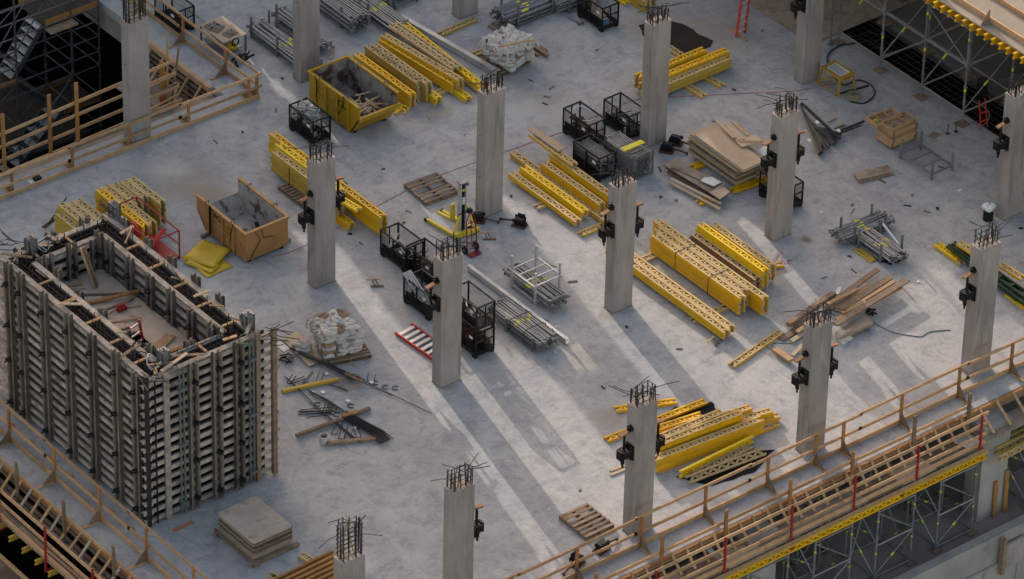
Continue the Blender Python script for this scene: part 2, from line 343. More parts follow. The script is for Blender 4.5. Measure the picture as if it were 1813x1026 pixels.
CLAMP = {}
def clamp_mesh():
    """a black climbing-formwork bracket: wall plate, screw cylinder with ears, stem, orange timber cap; faces -X"""
    a = MB(); a.box((-.02, 0, 0), (.04, .30, .46)).box((-.07, .11, 0), (.06, .03, .40)).box((-.07, -.11, 0), (.06, .03, .40))
    b = MB(); b.box((-.20, 0, -.02), (.26, .16, .22)).box((-.20, .0, .10), (.18, .24, .04)).box((-.36, .0, .0), (.06, .2, .28)).tube((-.2, -.14, -.04), (-.2, .14, -.04), .07, 8).box((-.2, .12, .06), (.3, .04, .12)).box((-.2, -.12, .06), (.3, .04, .12))
    b.tube((-.25, 0, -.1), (-.25, 0, -.32), .055, 8).tube((-.25, 0, -.32), (-.25, 0, -.44), .03, 6)
    c = MB(); c.tube((-.22, 0, .1), (-.22, 0, .62), .035, 8).box((-.22, 0, .35), (.07, .03, .4))
    d = MB(); d.box((-.22, 0, .65), (.34, .12, .05), (Vector((cos(.15), 0, sin(.15))), Vector((0, 1, 0)), Vector((-sin(.15), 0, cos(.15)))))
    e = MB(); e.tube((0, 0, .74), (-.07, 0, .74), .10, 10).tube((-.07, 0, .74), (-.12, 0, .74), .05, 8)
    return [('wall_plate', a.mesh('wall_plate', M_blk)), ('screw_body', b.mesh('screw_body', M_blk)), ('stem', c.mesh('stem', M_blk)), ('timber_cap', d.mesh('timber_cap', M_orange)), ('cone_nut', e.mesh('cone_nut', M_blk))]
CM = clamp_mesh()
def bracket(x, y, z, rz, label):
    t = thing('climbing_bracket', label, 'bracket', (x, y, z), rz, 'black brackets bolted to the concrete columns')
    for n, me in CM:
        o = bpy.data.objects.new(n, me); C.objects.link(o); o.parent = t
    return t
def column(px, py, label, h=.5, br=(), seed=1, tall=False, sx=.70, sy=.41, z0=0., zt=ZC, rebar=True, topz=None):
    p = g(px, py, z0) if topz is None else g(px, py, topz)
    t = thing('concrete_column', label, 'column', (p.x, p.y, z0), 0, 'concrete columns standing on the deck')
    c = .02; mb = MB(); P = [(c, 0), (sx-c, 0), (sx, c), (sx, sy-c), (sx-c, sy), (c, sy), (0, sy-c), (0, c)]
    mb.prism(P, 0, zt-z0); mb.build('shaft', M_conc, t)
    hz = [1.35, 2.75]; hb = MB()
    for hh in hz: hb.tube((-.002, sy*.5-.04, hh), (.01, sy*.5-.04, hh), .018, 8).tube((-.002, sy*.5+.05, hh-.05), (.01, sy*.5+.05, hh-.05), .018, 8)
    hb.build('tie_holes', M_blk, t) if not br else None
    k = MB().bb(-.014, -.014, .002, sx+.012, 0, .012).bb(-.014, 0.001, .002, 0, sy+.012, .012); k.build('base_strip', M_wood, t)
    if rebar: rebar_top(t, sx, sy, h, seed, tall)
    for q in br:
        side, z, lab = q
        if side == 'L': bracket(p.x-.002, p.y+sy/2, z, 0, lab)
        else: bracket(p.x+sx+.002, p.y+sy/2, z, pi, lab)
    return p, t
B_ = 'bracket on the %s face of the column %s'
ORD = ['nearest', 'second', 'third', 'fourth', 'fifth', 'sixth', 'seventh', 'eighth', 'ninth', 'tenth', 'eleventh', 'twelfth', 'thirteenth', 'fourteenth', 'fifteenth']
ORT = ['top'] + ORD[1:]
column(233, 260, 'grey column inside the pit guard rail at the upper left, rebar cage on top', .95, seed=3, tall=True)
column(533, 148, 'column cut off by the top edge, left of the yellow skip full of wood', seed=4)
column(814, 35, 'column foot at the top edge between the tube racks', seed=5)
column(559, 512, 'column standing in front of the long yellow girder stack left of centre', .5, [('L', 2.38, B_ % ('left', 'left of centre by the girder stack')), ('R', 2.6, B_ % ('right', 'left of centre by the girder stack'))], 6)
column(856, 387, 'tall column in the middle beside the yellow material lift', .5, seed=7)
column(1147, 262, 'column right of the black mesh crates, near the wet patch', .42, seed=8)
column(1420, 151, 'column near the top edge beside the yellow work table', br=[('L', 2.75, B_ % ('left', 'beside the yellow work table'))], seed=9)
column(780, 688, 'column beside the red ladder and black mesh crates', .5, [('L', 2.75, B_ % ('left', 'beside the red ladder'))], 10)
column(1085, 556, 'column between the yellow girder stacks at the centre right', .35, [('L', 2.75, B_ % ('left', 'between the girder stacks')), ('R', 2.55, B_ % ('right', 'between the girder stacks'))], 11)
column(1369, 428, 'column right of the plywood panel stack', .5, [('L', 2.72, B_ % ('left', 'by the plywood stack')), ('R', 2.6, B_ % ('right', 'by the plywood stack'))], 12)
column(1118.5, 952, 'column behind the front guard rail beside the loose girder heap', .5, [('L', 2.72, B_ % ('left', 'beside the loose girder heap')), ('R', 2.6, B_ % ('right', 'beside the loose girder heap'))], 13)
column(1425, 808, 'column behind the guard rail with brown planks piled at its back', .5, [('L', 2.55, B_ % ('left', 'by the brown plank pile')), ('R', 2.5, B_ % ('right', 'by the brown plank pile'))], 14)
column(1718, 666, 'rightmost column behind the guard rail, green girders behind it', .5, [('L', 2.7, B_ % ('left', 'in front of the green girders'))], 15, sx=.74, sy=.43)
column(1776.5, 391, 'column at the right edge beside the black bucket', .5, [('L', 2.6, B_ % ('left', 'beside the bucket'))], 16)
column(803, 875, 'column cut off by the bottom edge with its bracket on the right', .5, [('R', 2.55, B_ % ('right', 'at the bottom edge'))], 17, topz=ZC)
column(607, 1000, 'column top at the bottom edge with a tall rebar cage', 1.15, seed=18, tall=True, topz=ZC)
for x, lab in ((11.0, 'lower storey column standing behind the scaffold at the bottom right'), (2.6, 'lower storey column half hidden behind the scaffold props')):
    t = thing('concrete_column', lab, 'column', (x, -24.75, -3.5), 0, 'columns of the lower storey')
    MB().bb(0, 0, 0, 1.0, .6, 3.19).build('shaft', M_conc2, t)
t = thing('timber_stake', 'brown timber stake leaning on the lower column at bottom right', 'timber', (11.55, -24.86, -3.5)); MB().beam((0, 0, 0), (.02, .07, 1.2), .12, .05).build('stake', M_pineO, t)
t = thing('timber_stake', 'right hand timber stake leaning on the lower column at bottom right', 'timber', (11.95, -24.86, -3.5)); MB().beam((0, 0, 0), (.02, .07, 1.4), .12, .05).build('stake', M_pineO, t)

# ------------------------------------------------------------ the wall formwork box (core), bottom left
CX0, CX1, CY0, CY1, CH = -10.0, -6.2, -15.3, -8.1, 4.62
def fpanel(label, ax, at, a0, a1, face, z0, z1, sold, nw, ext=(0, 0), cat='formwork panel', wal=True, solds=M_sold, ties=True):
    """one wall form: plywood skin, horizontal girders, upright soldiers. ax = axis it runs along, at = skin position, face = +1/-1 side the girders are on"""
    t = thing('formwork_panel', label, cat, (0, 0, 0), 0, 'wall formwork panels of the tall box')
    def P(a, o, z): return (a, at+face*o, z) if ax == 'x' else (at+face*o, a, z)
    def bx(mb, a, b, o0, o1, za, zb):
        p, q = P(a, o0, za), P(b, o1, zb); mb.bb(min(p[0], q[0]), min(p[1], q[1]), za, max(p[0], q[0]), max(p[1], q[1]), zb)
    s = MB(); bx(s, a0, a1, 0, .025, z0, z1); s.build('plywood_skin', M_formskin, t)
    if wal:
        for i in range(nw):
            z = z0+.08+(z1-z0-.22)*i/(nw-1); e0, e1 = ext[0]+rnd.uniform(-.02, .06)*(ext[0] > 0), ext[1]+rnd.uniform(-.02, .06)*(ext[1] > 0)
            mb = MB(); bx(mb, a0-e0, a1+e1, .061, .164, z+.045, z+.07); bx(mb, a0-e0, a1+e1, .165, .208, z+rnd.uniform(-.01, .01), z+.13)
            mb.build('waler', M_waler, t)
    for a, kind in sold:
        mb = MB(); w = .13 if kind == 'w' else .17; zt = z1+rnd.uniform(.10, .30)
        if kind == 'p':
            for q in (-.06, .06): p0, p1 = P(a+q, .30, z0+.05), P(a+q, .30, zt); mb.tube(p0, p1, .03, 8)
            for z in (z0+.4, (z0+z1)/2, z1-.5): p = P(a, .30, z); mb.box(p, (.2, .2, .07))
            mb.build('adjustable_strut', M_gst2, t)
        elif kind == 'w': bx(mb, a-w/2, a+w/2, .215, .33, z0, zt); mb.build('timber_soldier', M_formskin if a < -15.1 else M_wood, t)
        elif kind == 'g': bx(mb, a-w/2, a+w/2, .215, .27, z0, zt); mb.build('plank_soldier', M_tan if 0 else M_waler, t)
        else:
            for q in (-1, 1):
                c = a+q*.07; bx(mb, c-.012, c+.012, .215, .34, z0+.02, zt)
                bx(mb, min(c, c+q*.075), max(c, c+q*.075), .215, .227, z0+.02, zt); bx(mb, min(c, c+q*.075), max(c, c+q*.075), .328, .34, z0+.02, zt)
            so = mb.build('soldier', solds, t)
            if ties:
                for k in range(4):
                    tb = MB(); z = z0+.35+k*(z1-z0-.75)/3+rnd.uniform(-.08, .08); p, q = P(a, .2, z), P(a, .52, z-.02); tb.tube(p, q, .022, 6)
                    tb.box(P(a, .36, z), (.16, .16, .05)); p = P(a-.1, .40, z+.03); q = P(a+.1, .40, z-.03); tb.tube(p, q, .028, 6)
                    tb.build('tie_nut', M_blk, so)
    return t
S = lambda L: [(a, 's') for a in L]
fpanel('long outer form of the box facing the lower left guard rail', 'y', CX0+.35, CY0+.10, CY1, -1, .03, CH, S([-8.75, -9.35, -10.45, -11.6, -12.7, -13.8, -14.7])+[(-15.14, 'w')], 16, (0, .55))
fpanel('narrow outer form of the box facing the plywood stack', 'x', CY0+.35, CX0+.03, CX1+.14, -1, .03, CH, [(-9.32, 'g'), (-8.88, 'p'), (-8.5, 's'), (-7.75, 's'), (-7.05, 's'), (-6.66, 'p'), (-6.45, 'w')]+[(-5.92, 'w')], 16, (.05, .32))
fpanel('outer form of the box on the side facing the folded yellow tarpaulin', 'y', CX1-.35, CY0+.4, CY1-.1, 1, .03, CH, S([-14.4, -13.3, -12.2, -11.1, -10.0, -8.9]), 14)
fpanel('outer form of the box facing the far girder stacks', 'x', CY1-.35, CX0+.4, CX1-.4, 1, .03, CH, S([-9.2, -8.2, -7.1]), 14)
fpanel('inner form of the box on its guard rail side', 'y', CX0+.68, CY0+.75, CY1-.75, 1, .03, CH, S([-14.1, -13.0, -11.9, -10.8, -9.8, -9.0]), 16)
fpanel('inner form of the box on its front side', 'x', CY0+.68, CX0+.75, CX1-.75, 1, .03, CH, S([-8.9, -8.0, -7.2]), 16)
fpanel('inner form of the box seen face on across the opening', 'y', CX1-.68, CY0+.75, CY1-.72, -1, .03, CH, S([-14.15, -13.25, -12.3, -11.35, -10.4, -9.45, -8.95]), 16)
fpanel('inner form of the box at its far end behind the leaning props', 'x', CY1-.68, CX0+.75, CX1-.75, -1, .03, CH, S([-8.85, -8.1, -7.35]), 16)
# cap timbers along the tops
for lab, p, q in (('grey cap plank along the outer guard rail side of the box', (CX0+.24, CY0+.3, CH+.04), (CX0+.24, CY1, CH+.04)), ('grey cap plank along the tarpaulin side of the box', (CX1-.22, CY0+.5, CH+.04), (CX1-.22, CY1, CH+.04)),
                  ('grey cap plank along the inner right form of the box', (CX1-.79, CY0+.8, CH+.04), (CX1-.79, CY1-.8, CH+.04)), ('grey cap plank along the inner left form of the box', (CX0+.79, CY0+.8, CH+.04), (CX0+.79, CY1-.8, CH+.04)),
                  ('grey cap plank along the far end of the box', (CX0+.5, CY1-.22, CH+.04), (CX1-.5, CY1-.22, CH+.04)), ('grey cap plank along the inner far form of the box', (CX0+.9, CY1-.79, CH+.04), (CX1-.9, CY1-.79, CH+.04)), ('grey cap plank along the front of the box', (CX0+.1, CY0+.24, CH+.04), (CX1-.1, CY0+.24, CH+.04))):
    tag(MB().beam(p, q, .16, .05).build('cap_plank', M_waler), lab, 'plank', 'cap planks on the tall box')
# rebar in the gap
def gapbars(where, lab, ax, at, a0, a1):
    mb = MB()
    P = lambda a, o, z: (a, at+o, z) if ax == 'x' else (at+o, a, z)
    n = int((a1-a0)/.2)
    for i in range(n+1):
        a = a0+(a1-a0)*i/n
        for o in (-.1, .1): mb.tube(P(a, o, CH-1.6), P(a+rnd.uniform(-.03, .03), o+rnd.uniform(-.03, .03), CH+rnd.uniform(0, .33)), .016, 4)
    for z in (CH-.05, CH-.25, CH-.45, CH-.7):
        for o in (-.09, -.03, .05, .1): mb.tube(P(a0, o, z+rnd.uniform(-.02, .02)), P(a1, o, z+rnd.uniform(-.02, .02)), .016, 4)
    tag(mb.build('wall_rebar', M_rebar), lab, 'rebar', 'rebar mats inside the box walls')
    n = int((a1-a0)/1.1)
    for i in range(n):
        a = a0+.5+i*1.1; tag(MB().beam(P(a, -.2, CH+.085), P(a, .22, CH+.085), .07, .04).build('spacer_batten', M_pine), '%s spacer batten across the wall gap on the %s of the box' % (ORD[i] if ax == 'y' else ('leftmost', 'second', 'third', 'fourth')[i], where), 'batten', 'spacer battens across the box walls')
gapbars('guard rail side', 'dark rebar mat in the long wall gap on the guard rail side of the box', 'y', CX0+.515, CY0+.5, CY1-.5)
gapbars('tarpaulin side', 'dark rebar mat in the long wall gap on the tarpaulin side of the box', 'y', CX1-.515, CY0+.5, CY1-.5)
gapbars('front side', 'dark rebar mat in the front wall gap of the box', 'x', CY0+.515, CX0+.5, CX1-.5)
gapbars('far side', 'dark rebar mat in the far wall gap of the box', 'x', CY1-.515, CX0+.5, CX1-.5)
for lab, px, py in (('square galvanised post at the left corner of the box', 53.7, 418), ('square galvanised post at the far corner of the box', 202, 356), ('square galvanised post at the right corner of the box', 439, 552), ('square galvanised post at the near corner of the box', 289, 617)):
    p = g(px, py, 5.15); t = thing('corner_post', lab, 'post', (p.x, p.y, 2.2), 0, 'galvanised corner posts of the box')
    MB().bb(-.11, -.11, 0, .11, .11, 2.9).bb(-.135, -.135, 2.05, .135, .135, 2.10).build('post_tube', M_gst, t)
    mb = MB()
    for q in (-.11, .11): mb.bb(-.13, q-.02, 2.1, -.112, q+.02, 2.88).bb(.112, q-.02, 2.1, .13, q+.02, 2.88).bb(q-.02, -.13, 2.1, q+.02, -.112, 2.88)
    mb.bb(-.05, -.114, 2.15, .05, -.111, 2.8).build('edge_flange', M_gst2, t)
    MB().bb(-.08, -.08, 2.9, .08, .08, 2.93).tube((0, 0, 2.93), (0, 0, 2.98), .04, 8).build('post_cap', M_gst2, t)
qq = random.Random(15)
for k in range(34):
    side = k % 4; u = qq.uniform(.06, .94); L_ = qq.uniform(.25, .9); an = qq.uniform(0, pi)
    x, y = {0: (CX0+.3+qq.uniform(-.1, .5), CY0+u*(CY1-CY0)), 1: (CX1-.5+qq.uniform(-.1, .3), CY0+u*(CY1-CY0)), 2: (CX0+u*(CX1-CX0), CY0+.4+qq.uniform(-.2, .2)), 3: (CX0+u*(CX1-CX0), CY1-.4+qq.uniform(-.2, .2))}[side]
    d_ = Vector((cos(an), sin(an), qq.uniform(-.1, .2)))*L_/2; o = (MB().beam(-d_, d_, qq.choice((.04, .06, .09)), .03) if k % 3 else MB().path([-d_, (0, 0, .05), d_], .014, 5)).build('offcut' if k % 3 else 'rebar', qq.choice((M_wood, M_pine, M_ply)) if k % 3 else M_rebar); o.location = (x, y, CH+.14+abs(d_.z)); tag(o, ('loose timber offcut lying on the rim of the tall box', 'bent rebar lying on the rim of the tall box')[k % 3 == 0], 'offcut' if k % 3 else 'rebar', 'loose pieces on the box rim')
# working platform inside the box
PZ = 3.72
t = thing('work_platform', 'brown plywood platform with a square hatch inside the tall box', 'platform', (0, 0, PZ))
x0, x1, y0, y1 = CX0+.98, CX1-.98, CY0+1.0, CY1-.95; hx0, hx1, hy0, hy1 = -8.75, -8.1, -12.75, -12.05
MB().bb(x0, y0, 0, x1, hy0, .03).bb(x0, hy1, 0, x1, y1, .03).bb(x0, hy0, 0, hx0, hy1, .03).bb(hx1, hy0, 0, x1, hy1, .03).build('plywood_floor', M_plytop, t)
MB().bb(hx0-.5, hy1+.05, .031, hx1-.1, hy1+.7, .05).build('hatch_lid', M_ply, t)
MB().bb(x0, y0, -.2, x1, y0+.1, -.002).bb(x0, y1-.1, -.2, x1, y1, -.002).build('joist', M_wood, t)
def ladder(label, p0, p1, wdir, w, mr, ms, n, flat=True, group=None, big=False):
    """p0->p1 along the rails; wdir = direction of the rungs"""
    p0, p1, wd = Vector(p0), Vector(p1), Vector(wdir).normalized(); t = thing('ladder', label, 'ladder', p0, 0, group)
    dv = p1-p0; nrm = wd.cross(dv).normalized()
    for s in (-1, 1): a = wd*s*w/2; MB().beam(a, a+dv, .035, .085, nrm).build('rail', mr, t)
    mb = None
    for i in range(n): c = dv*((i+.6)/n); MB().beam(c-wd*(w/2-.018), c+wd*(w/2-.018), .11 if big else .045, .03, nrm).build('rung', ms, t)
    return t
ladder('short red ladder poking out of the hatch inside the box', (-8.25, -12.6, PZ-1.2), (-8.35, -12.3, PZ+.55), (1, .25, 0), .42, M_redfg, M_alu, 7)
def board(label, p, q, w, h, m, name='timber_board', cat='board', group=None):
    p, q = Vector(p), Vector(q); c = (p+q)/2; t = MB().beam(p-c, q-c, w, h).build(name, m, None); t.location = c; return tag(t, label, cat, group)
board('yellow plank across the platform in the box', g(155, 538, PZ+.06), g(246, 515, PZ+.2), .1, .05, M_pineO)
board('second yellow plank near the hatch end of the platform', g(295, 625, PZ+.06), g(350, 608, PZ+.2), .1, .05, M_pineO)
board('thin grey batten lying across the platform', g(133, 523, PZ+.06), g(245, 519, PZ+.06), .06, .04, M_wood)
board('grey batten crossing behind the small red bag', g(170, 555, PZ+.05), g(235, 530, PZ+.05), .05, .04, M_wood)
board('thin batten beside the crossing one on the platform', g(180, 565, PZ+.1), g(243, 522, PZ+.1), .04, .03, M_wood)
board('pale batten lying slanted at the far end of the platform', g(318, 580, PZ+.06), g(345, 607, PZ+.06), .12, .03, M_ply)
board('left of two props leaning inside the box', g(168, 508, PZ+.05), g(143, 440, PZ+1.25), .09, .05, M_pine)
board('right of two props leaning inside the box', g(172, 508, PZ+.05), g(149, 438, PZ+1.25), .09, .05, M_wood)
board('short orange plank beside the red box on the platform', g(330, 618, PZ+.06), g(362, 600, PZ+.06), .09, .04, M_pineO)
rnd2 = random.Random(8)
for k in range(9):
    x, y = rnd2.uniform(-8.9, -7.5), rnd2.uniform(-13.6, -9.2); an = rnd2.uniform(-.6, .6); d_ = Vector((cos(an), sin(an), 0))*rnd2.uniform(.3, .7); board('loose pale offcut scattered on the platform inside the box', Vector((x, y, PZ+.06))-d_, Vector((x, y, PZ+.07))+d_, rnd2.choice((.05, .09, .3)), .02, rnd2.choice((M_ply, M_pine, M_wood)), 'offcut', 'offcut', 'offcuts on the box platform')
t = thing('tool_bag', 'small dark red bag lying on the platform in the box', 'bag', g(215, 549, PZ+.03)); MB().box((0, 0, .06), (.26, .18, .12)).tube((-.1, 0, .13), (.1, 0, .13), .05, 8).build('bag_body', M_red, t)
t = thing('tool_box', 'small red box at the end of the hatch platform', 'box', g(354, 600, PZ+.03)); MB().box((0, 0, .08), (.18, .3, .16)).box((0, 0, .18), (.06, .2, .04)).build('box_body', M_red, t)

def sticks(name, label, cat, base, n, spread, L, r, m, group=None, zr=(.0, .1), seed=1, parent=None):
    """a tangle as ONE mesh"""
    q = random.Random(seed); mb = MB()
    for i in range(n):
        a = q.uniform(0, pi*2); c = Vector((q.uniform(-spread, spread), q.uniform(-spread, spread), q.uniform(*zr))); l = L*q.uniform(.4, 1); dv = Vector((cos(a), sin(a), q.uniform(-.15, .3)))*l/2
        mb.tube(c-dv, c+dv, r, 5)
    o = mb.build(name, m, parent)
    if parent is None: o.location = base; tag(o, label, cat, group)
    return o
# ends of rebar sticking out of the box
q = random.Random(5); k = 0
for (px, py, z), a0, n, side in (((487, 600, CH+.1), -.6, 9, 'right corner of the box'), ((22, 432, CH+.15), 2.4, 7, 'left corner of the box'), ((262, 672, CH+.1), -1.2, 6, 'near corner of the box'), ((200, 380, CH+.3), 2.0, 6, 'far corner of the box')):
    b = g(px, py, z)
    for i in range(n):
        a = a0+q.uniform(-.7, .7); L = q.uniform(.3, .75)*(.8 if i % 2 else 1); c = b+Vector((q.uniform(-.25, .25), q.uniform(-.25, .25), q.uniform(-.1, .15)))
        o = MB().path([-Vector((cos(a), sin(a), -.05))*L*.3, (0, 0, 0), Vector((cos(a), sin(a), q.uniform(-.05, .45)))*L*.8], .013, 5).build('rebar_end', M_rebar); o.location = c
        tag(o, '%s bent rebar end from the left sticking out at the %s' % (ORD[i] if i else 'leftmost', side), 'rebar', 'rebar ends sticking out of the box corners')
def cable(label, pts, r, m, name='cable', cat='cable', group=None, n=6):
    P = [Vector(p) for p in pts]; out = []
    for i in range(len(P)-1):
        a, b, c, d_ = P[max(i-1, 0)], P[i], P[i+1], P[min(i+2, len(P)-1)]
        for k in range(5):
            t = k/5; out.append(.5*((2*b)+(-a+c)*t+(2*a-5*b+4*c-d_)*t*t+(-a+3*b-3*c+d_)*t**3))
    out.append(P[-1]); c = P[0].copy(); o = MB().path([p-c for p in out], r, n).build(name, m, None, True); o.location = c; return tag(o, label, cat, group)
for i, (px, py, m, lab) in enumerate(((245, 620, M_blue, 'tangle of blue and white wires hanging at the near corner of the box'), (275, 640, M_white, 'loop of white wire beside the near corner post'), (75, 430, M_white, 'pale wire loop beside the left corner post'), (432, 605, M_cordg, 'green wire loop at the right corner of the box'))):
    b = g(px, py, CH+.12); qq = random.Random(i); cable(lab, [b+Vector((.22*cos(a*.9+i), .22*sin(a*.9+i), .12*sin(a*1.7)+qq.uniform(-.04, .04))) for a in range(12)], .014, m, 'wire_loop', 'wire')
for i in range(7):
    p = (-9.98, -14.9+i*.95, .008); tag(MB().bb(p[0]-.42, p[1]-.25, .004, p[0]-.36, p[1]+.15, .03).bb(p[0]-.38, p[1]-.1, .004, p[0]-.30, p[1]-.02, .035).build('orange_cord', M_pinkc), '%s orange sealing strip from the near corner at the long outer form' % ORD[i], 'strip', 'orange strips at the foot of the box')
tag(MB().bb(-9.5, -15.72, .004, -8.9, -15.62, .03).build('orange_cord', M_pinkc), 'orange sealing strip along the foot of the narrow outer form', 'strip', 'orange strips at the foot of the box')

# ============================================================ YELLOW LATTICE GIRDERS
def gmesh(L, style, cache={}):
    k = (round(L, 1), style)
    if k in cache: return cache[k]
    L = k[0]; mb = MB()
    for s in (-1, 1): mb.box((0, s*.09, .04), (L, .06, .08))
    n = max(2, int(round(L/.30))); p = (L-.16)/n
    for i in range(n):
        x = -L/2+.08+i*p
        for (a, b) in (((x, -.061), (x+p/2, .061)), ((x+p/2, .061), (x+p, -.061))):
            mb.beam((a[0], a[1], .04), (b[0], b[1], .04), .062, .05)
    nmain = len(mb.f)
    for s in (-1, 1):
        for e in (-1, 1): mb.box((e*(L/2+.008), s*.09, .04), (.016, .044, .05))
    me = bpy.data.meshes.new('lattice_girder'); me.from_pydata(mb.v, [], mb.f)
    side, face = {'m': (M_yel, M_tan), 'y': (M_yelbr, M_yelbr), 'w': (M_yelw, M_tan), 't': (M_tan, M_tan), 'o': (M_yel, M_yel), 'd': (M_wood, M_tan)}[style]
    for mm in (side, face, M_wcap): me.materials.append(mm)
    me.update()
    for i, f in enumerate(me.polygons): f.material_index = 2 if i >= nmain else (1 if (abs(f.normal.z) > .7 or i >= 12) else 0)
    cache[k] = me; return me
STY = {'m': 'yellow', 'y': 'bright yellow', 'w': 'faded yellow', 't': 'bare tan', 'o': 'yellow', 'd': 'grey-brown'}
def girder(p, q, style, label, group, z=None, roll=0.):
    p, q = Vector(p), Vector(q); c = (p+q)/2; L = (q-p).length; d = q-p
    o = inst(gmesh(L, style), 'lattice_girder', c, (roll, -math.asin(d.z/L), ang(p, q)), label, 'girder', group); return o
ROWN = ['near', 'second', 'third', 'fourth', 'fifth', 'sixth']
def rows(where, group, z0, rws, snap=True, lens=None):
    """rws: (pixel of near-side top edge end A, end B, layers, style, [z0]) measured on the photograph; stacks each row"""
    base = None
    for i, r in enumerate(rws):
        pa, pb, nl, stl = r[:4]; zz = r[4] if len(r) > 4 else z0; zt = zz+nl*.08
        A = g(*pa, zt)
        if isinstance(pb, tuple): B = g(*pb, zt)
        else: B = None
        if B is None:
            ax = 'y' if pb < 0 else 'x'; B = A+(Vector((0, pb, 0)) if ax == 'y' else Vector((pb, 0, 0)))
        d = B-A; d.z = 0; L = d.length; dn = d.normalized()
        if snap:
            if abs(dn.y) > .97: dn = Vector((0, math.copysign(1, dn.y), 0))
            elif abs(dn.x) > .97: dn = Vector((math.copysign(1, dn.x), 0, 0))
        n = Vector((-dn.y, dn.x, 0)); n = n if n.x+n.y > 0 else -n
        mid = (A+B)/2
        if snap == 2 and base is not None:
            off = (mid-base[0]).dot(n); mid += n*(base[1]+.25*i-off)
        elif base is None: base = (mid, 0)
        for k in range(nl):
            j = rnd.uniform(-.035, .035); c = mid+n*(.12+rnd.uniform(-.006, .006))+dn*j; z = zz+k*.08
            lay = ORT[nl-1-k]; s2 = stl if (k == nl-1 or stl in 'ywt') else stl
            a, b = c-dn*L/2, c+dn*L/2; a.z = b.z = z
            lab = '%s girder, %s in %s row, %s' % (STY[s2], lay if nl-1-k == 0 else lay+' down', ROWN[i], where) if nl > 1 else '%s girder, %s row, %s' % (STY[s2], ROWN[i], where)
            girder(a, b, s2, lab, group)
    return
def Z(ox, oy, s): return lambda a, b: (ox+a/s, oy+b/s)
z = Z(1120, 380, 5.13)
rows('strapped stack', 'girders strapped together right of centre', .1, [(z(960, 765), z(165, 180), 7, 'm'), (z(1010, 705), z(205, 130), 7, 'm'), (z(1185, 765), z(200, 62), 7, 'm')], 2)
for i, (a, b) in enumerate((((393, 345), (528, 262)), ((690, 575), (832, 488)))):
    p, q_ = g(*z(*a), .668), g(*z(*b), .668); t = thing('strap', ('left', 'right')[i]+' black strap round the strapped girder stack', 'strap', (p.x-.01, p.y, 0), 0, 'black straps'); MB().bb(0, -.012, .1, -.006, .012, .668).bb(-.006, -.012, .668, .76, .012, .672).build('webbing', M_blk, t)
rows('stack behind the strapped one', 'girders behind the strapped stack', .1, [(z(1100, 600), z(530, 175), 5, 'd'), (z(1165, 525), z(595, 80), 8, 'y'), (z(1228, 485), z(722, 92), 7, 'm')])
rows('low double row by the column', 'long low double row of girders', .1, [((1285, 588), (1068, 439), 3, 'm'), ((1300, 577), (1082, 430), 3, 'm')], 2)
def sleeper(a, b, style, label, z0=0.): 
    p, q_ = g(*a, z0), g(*b, z0); girder(p, q_, style, label, 'girders used as bearers')
sleeper((1131, 466), (1160, 454), 't', 'short bearer girder at the left end of the low double row')
sleeper((1224, 571), (1286, 546), 't', 'bearer girder under the near end of the low double row')
sleeper((1345, 478), (1385, 470), 'm', 'bearer girder poking out right of the stack behind the strapped one')
rows('loose rows behind the black bracket', 'loose girder rows left of the centre right column', .08,
     [((1020, 393), (899, 309), 2, 'm'), ((1028, 377), (923, 296), 3, 'y'), ((1066, 398), (910, 268), 2, 'w', .02), ((1056, 366), (962, 287), 4, 'm', .1), ((1100, 364), (972, 274), 6, 'm')])
rows('top of the tall loose row', 'loose girder rows left of the centre right column', .58, [((1010, 292), (935, 238), 1, 'm')])
for k in range(4):
    a, b = g(936+k*3.2, 229-k*1.2, .70), g(990+k*3.4, 268-k*1.4, .70); board('%s pine board resting on the tall loose girder row' % ('leftmost', 'second', 'third', 'rightmost')[k], a, b, .055, .05, M_ply, group='pine boards on the girder row')
sleeper((948, 370), (975, 361), 't', 'bearer girder end under the nearest loose row'); sleeper((1027, 418), (1066, 402), 'm', 'bearer girder end left of the bracket column')
z = Z(620, 20, 5.13)
rows('stacks beside the skip', 'girder stacks behind the yellow skip', .0, [(z(545, 765), z(20, 392), 6, 'o'), (z(628, 655), z(112, 330), 8, 'w'), (z(700, 660), z(180, 322), 8, 'w')])
rows('long fan of girders', 'fanned girders at the top centre', .08, [(z(930, 672), z(255, 258), 4, 'o'), (z(975, 632), z(272, 218), 5, 'm'), (z(1150, 712), z(560, 300), 1, 't'), (z(1185, 700), z(435, 97), 3, 'y')], False)
rows('crossing layer on the fan', 'fanned girders at the top centre', .42, [(z(935, 538), z(345, 132), 1, 't'), (z(960, 520), z(360, 105), 1, 't', .34)], False)
rows('short ends right of the fan', 'fanned girders at the top centre', .0, [(z(1060, 785), z(600, 500), 2, 'y'), (z(765, 800), z(560, 640), 3, 'y')])
sleeper(z(755, 775), z(860, 725), 't', 'bearer girder end between the stacks beside the skip')
sleeper((778, 64), (842, 36), 'w', 'lone weathered girder lying left of the top column foot'); sleeper((838, 100), (862, 91), 'w', 'weathered girder end poking out under the long steel channel')
for i, (a, b) in enumerate((((704, 192), (716, 198)), ((699, 198), (708, 206)))):
    p = g(*a); t = thing('fork_fitting', ('upper', 'lower')[i]+' yellow forked girder end at the near corner of the skip stacks', 'fitting', p, .4, 'forked girder ends by the skip')
    MB().path([(0, 0, .03), (.12, -.05, .03), (.2, -.18, .03), (.12, -.3, .03), (0, -.32, .03)], .035, 8).box((0, -.1, .04), (.3, .06, .07)).build('fork', M_yelbr, t)
z = Z(460, 220, 4.662)
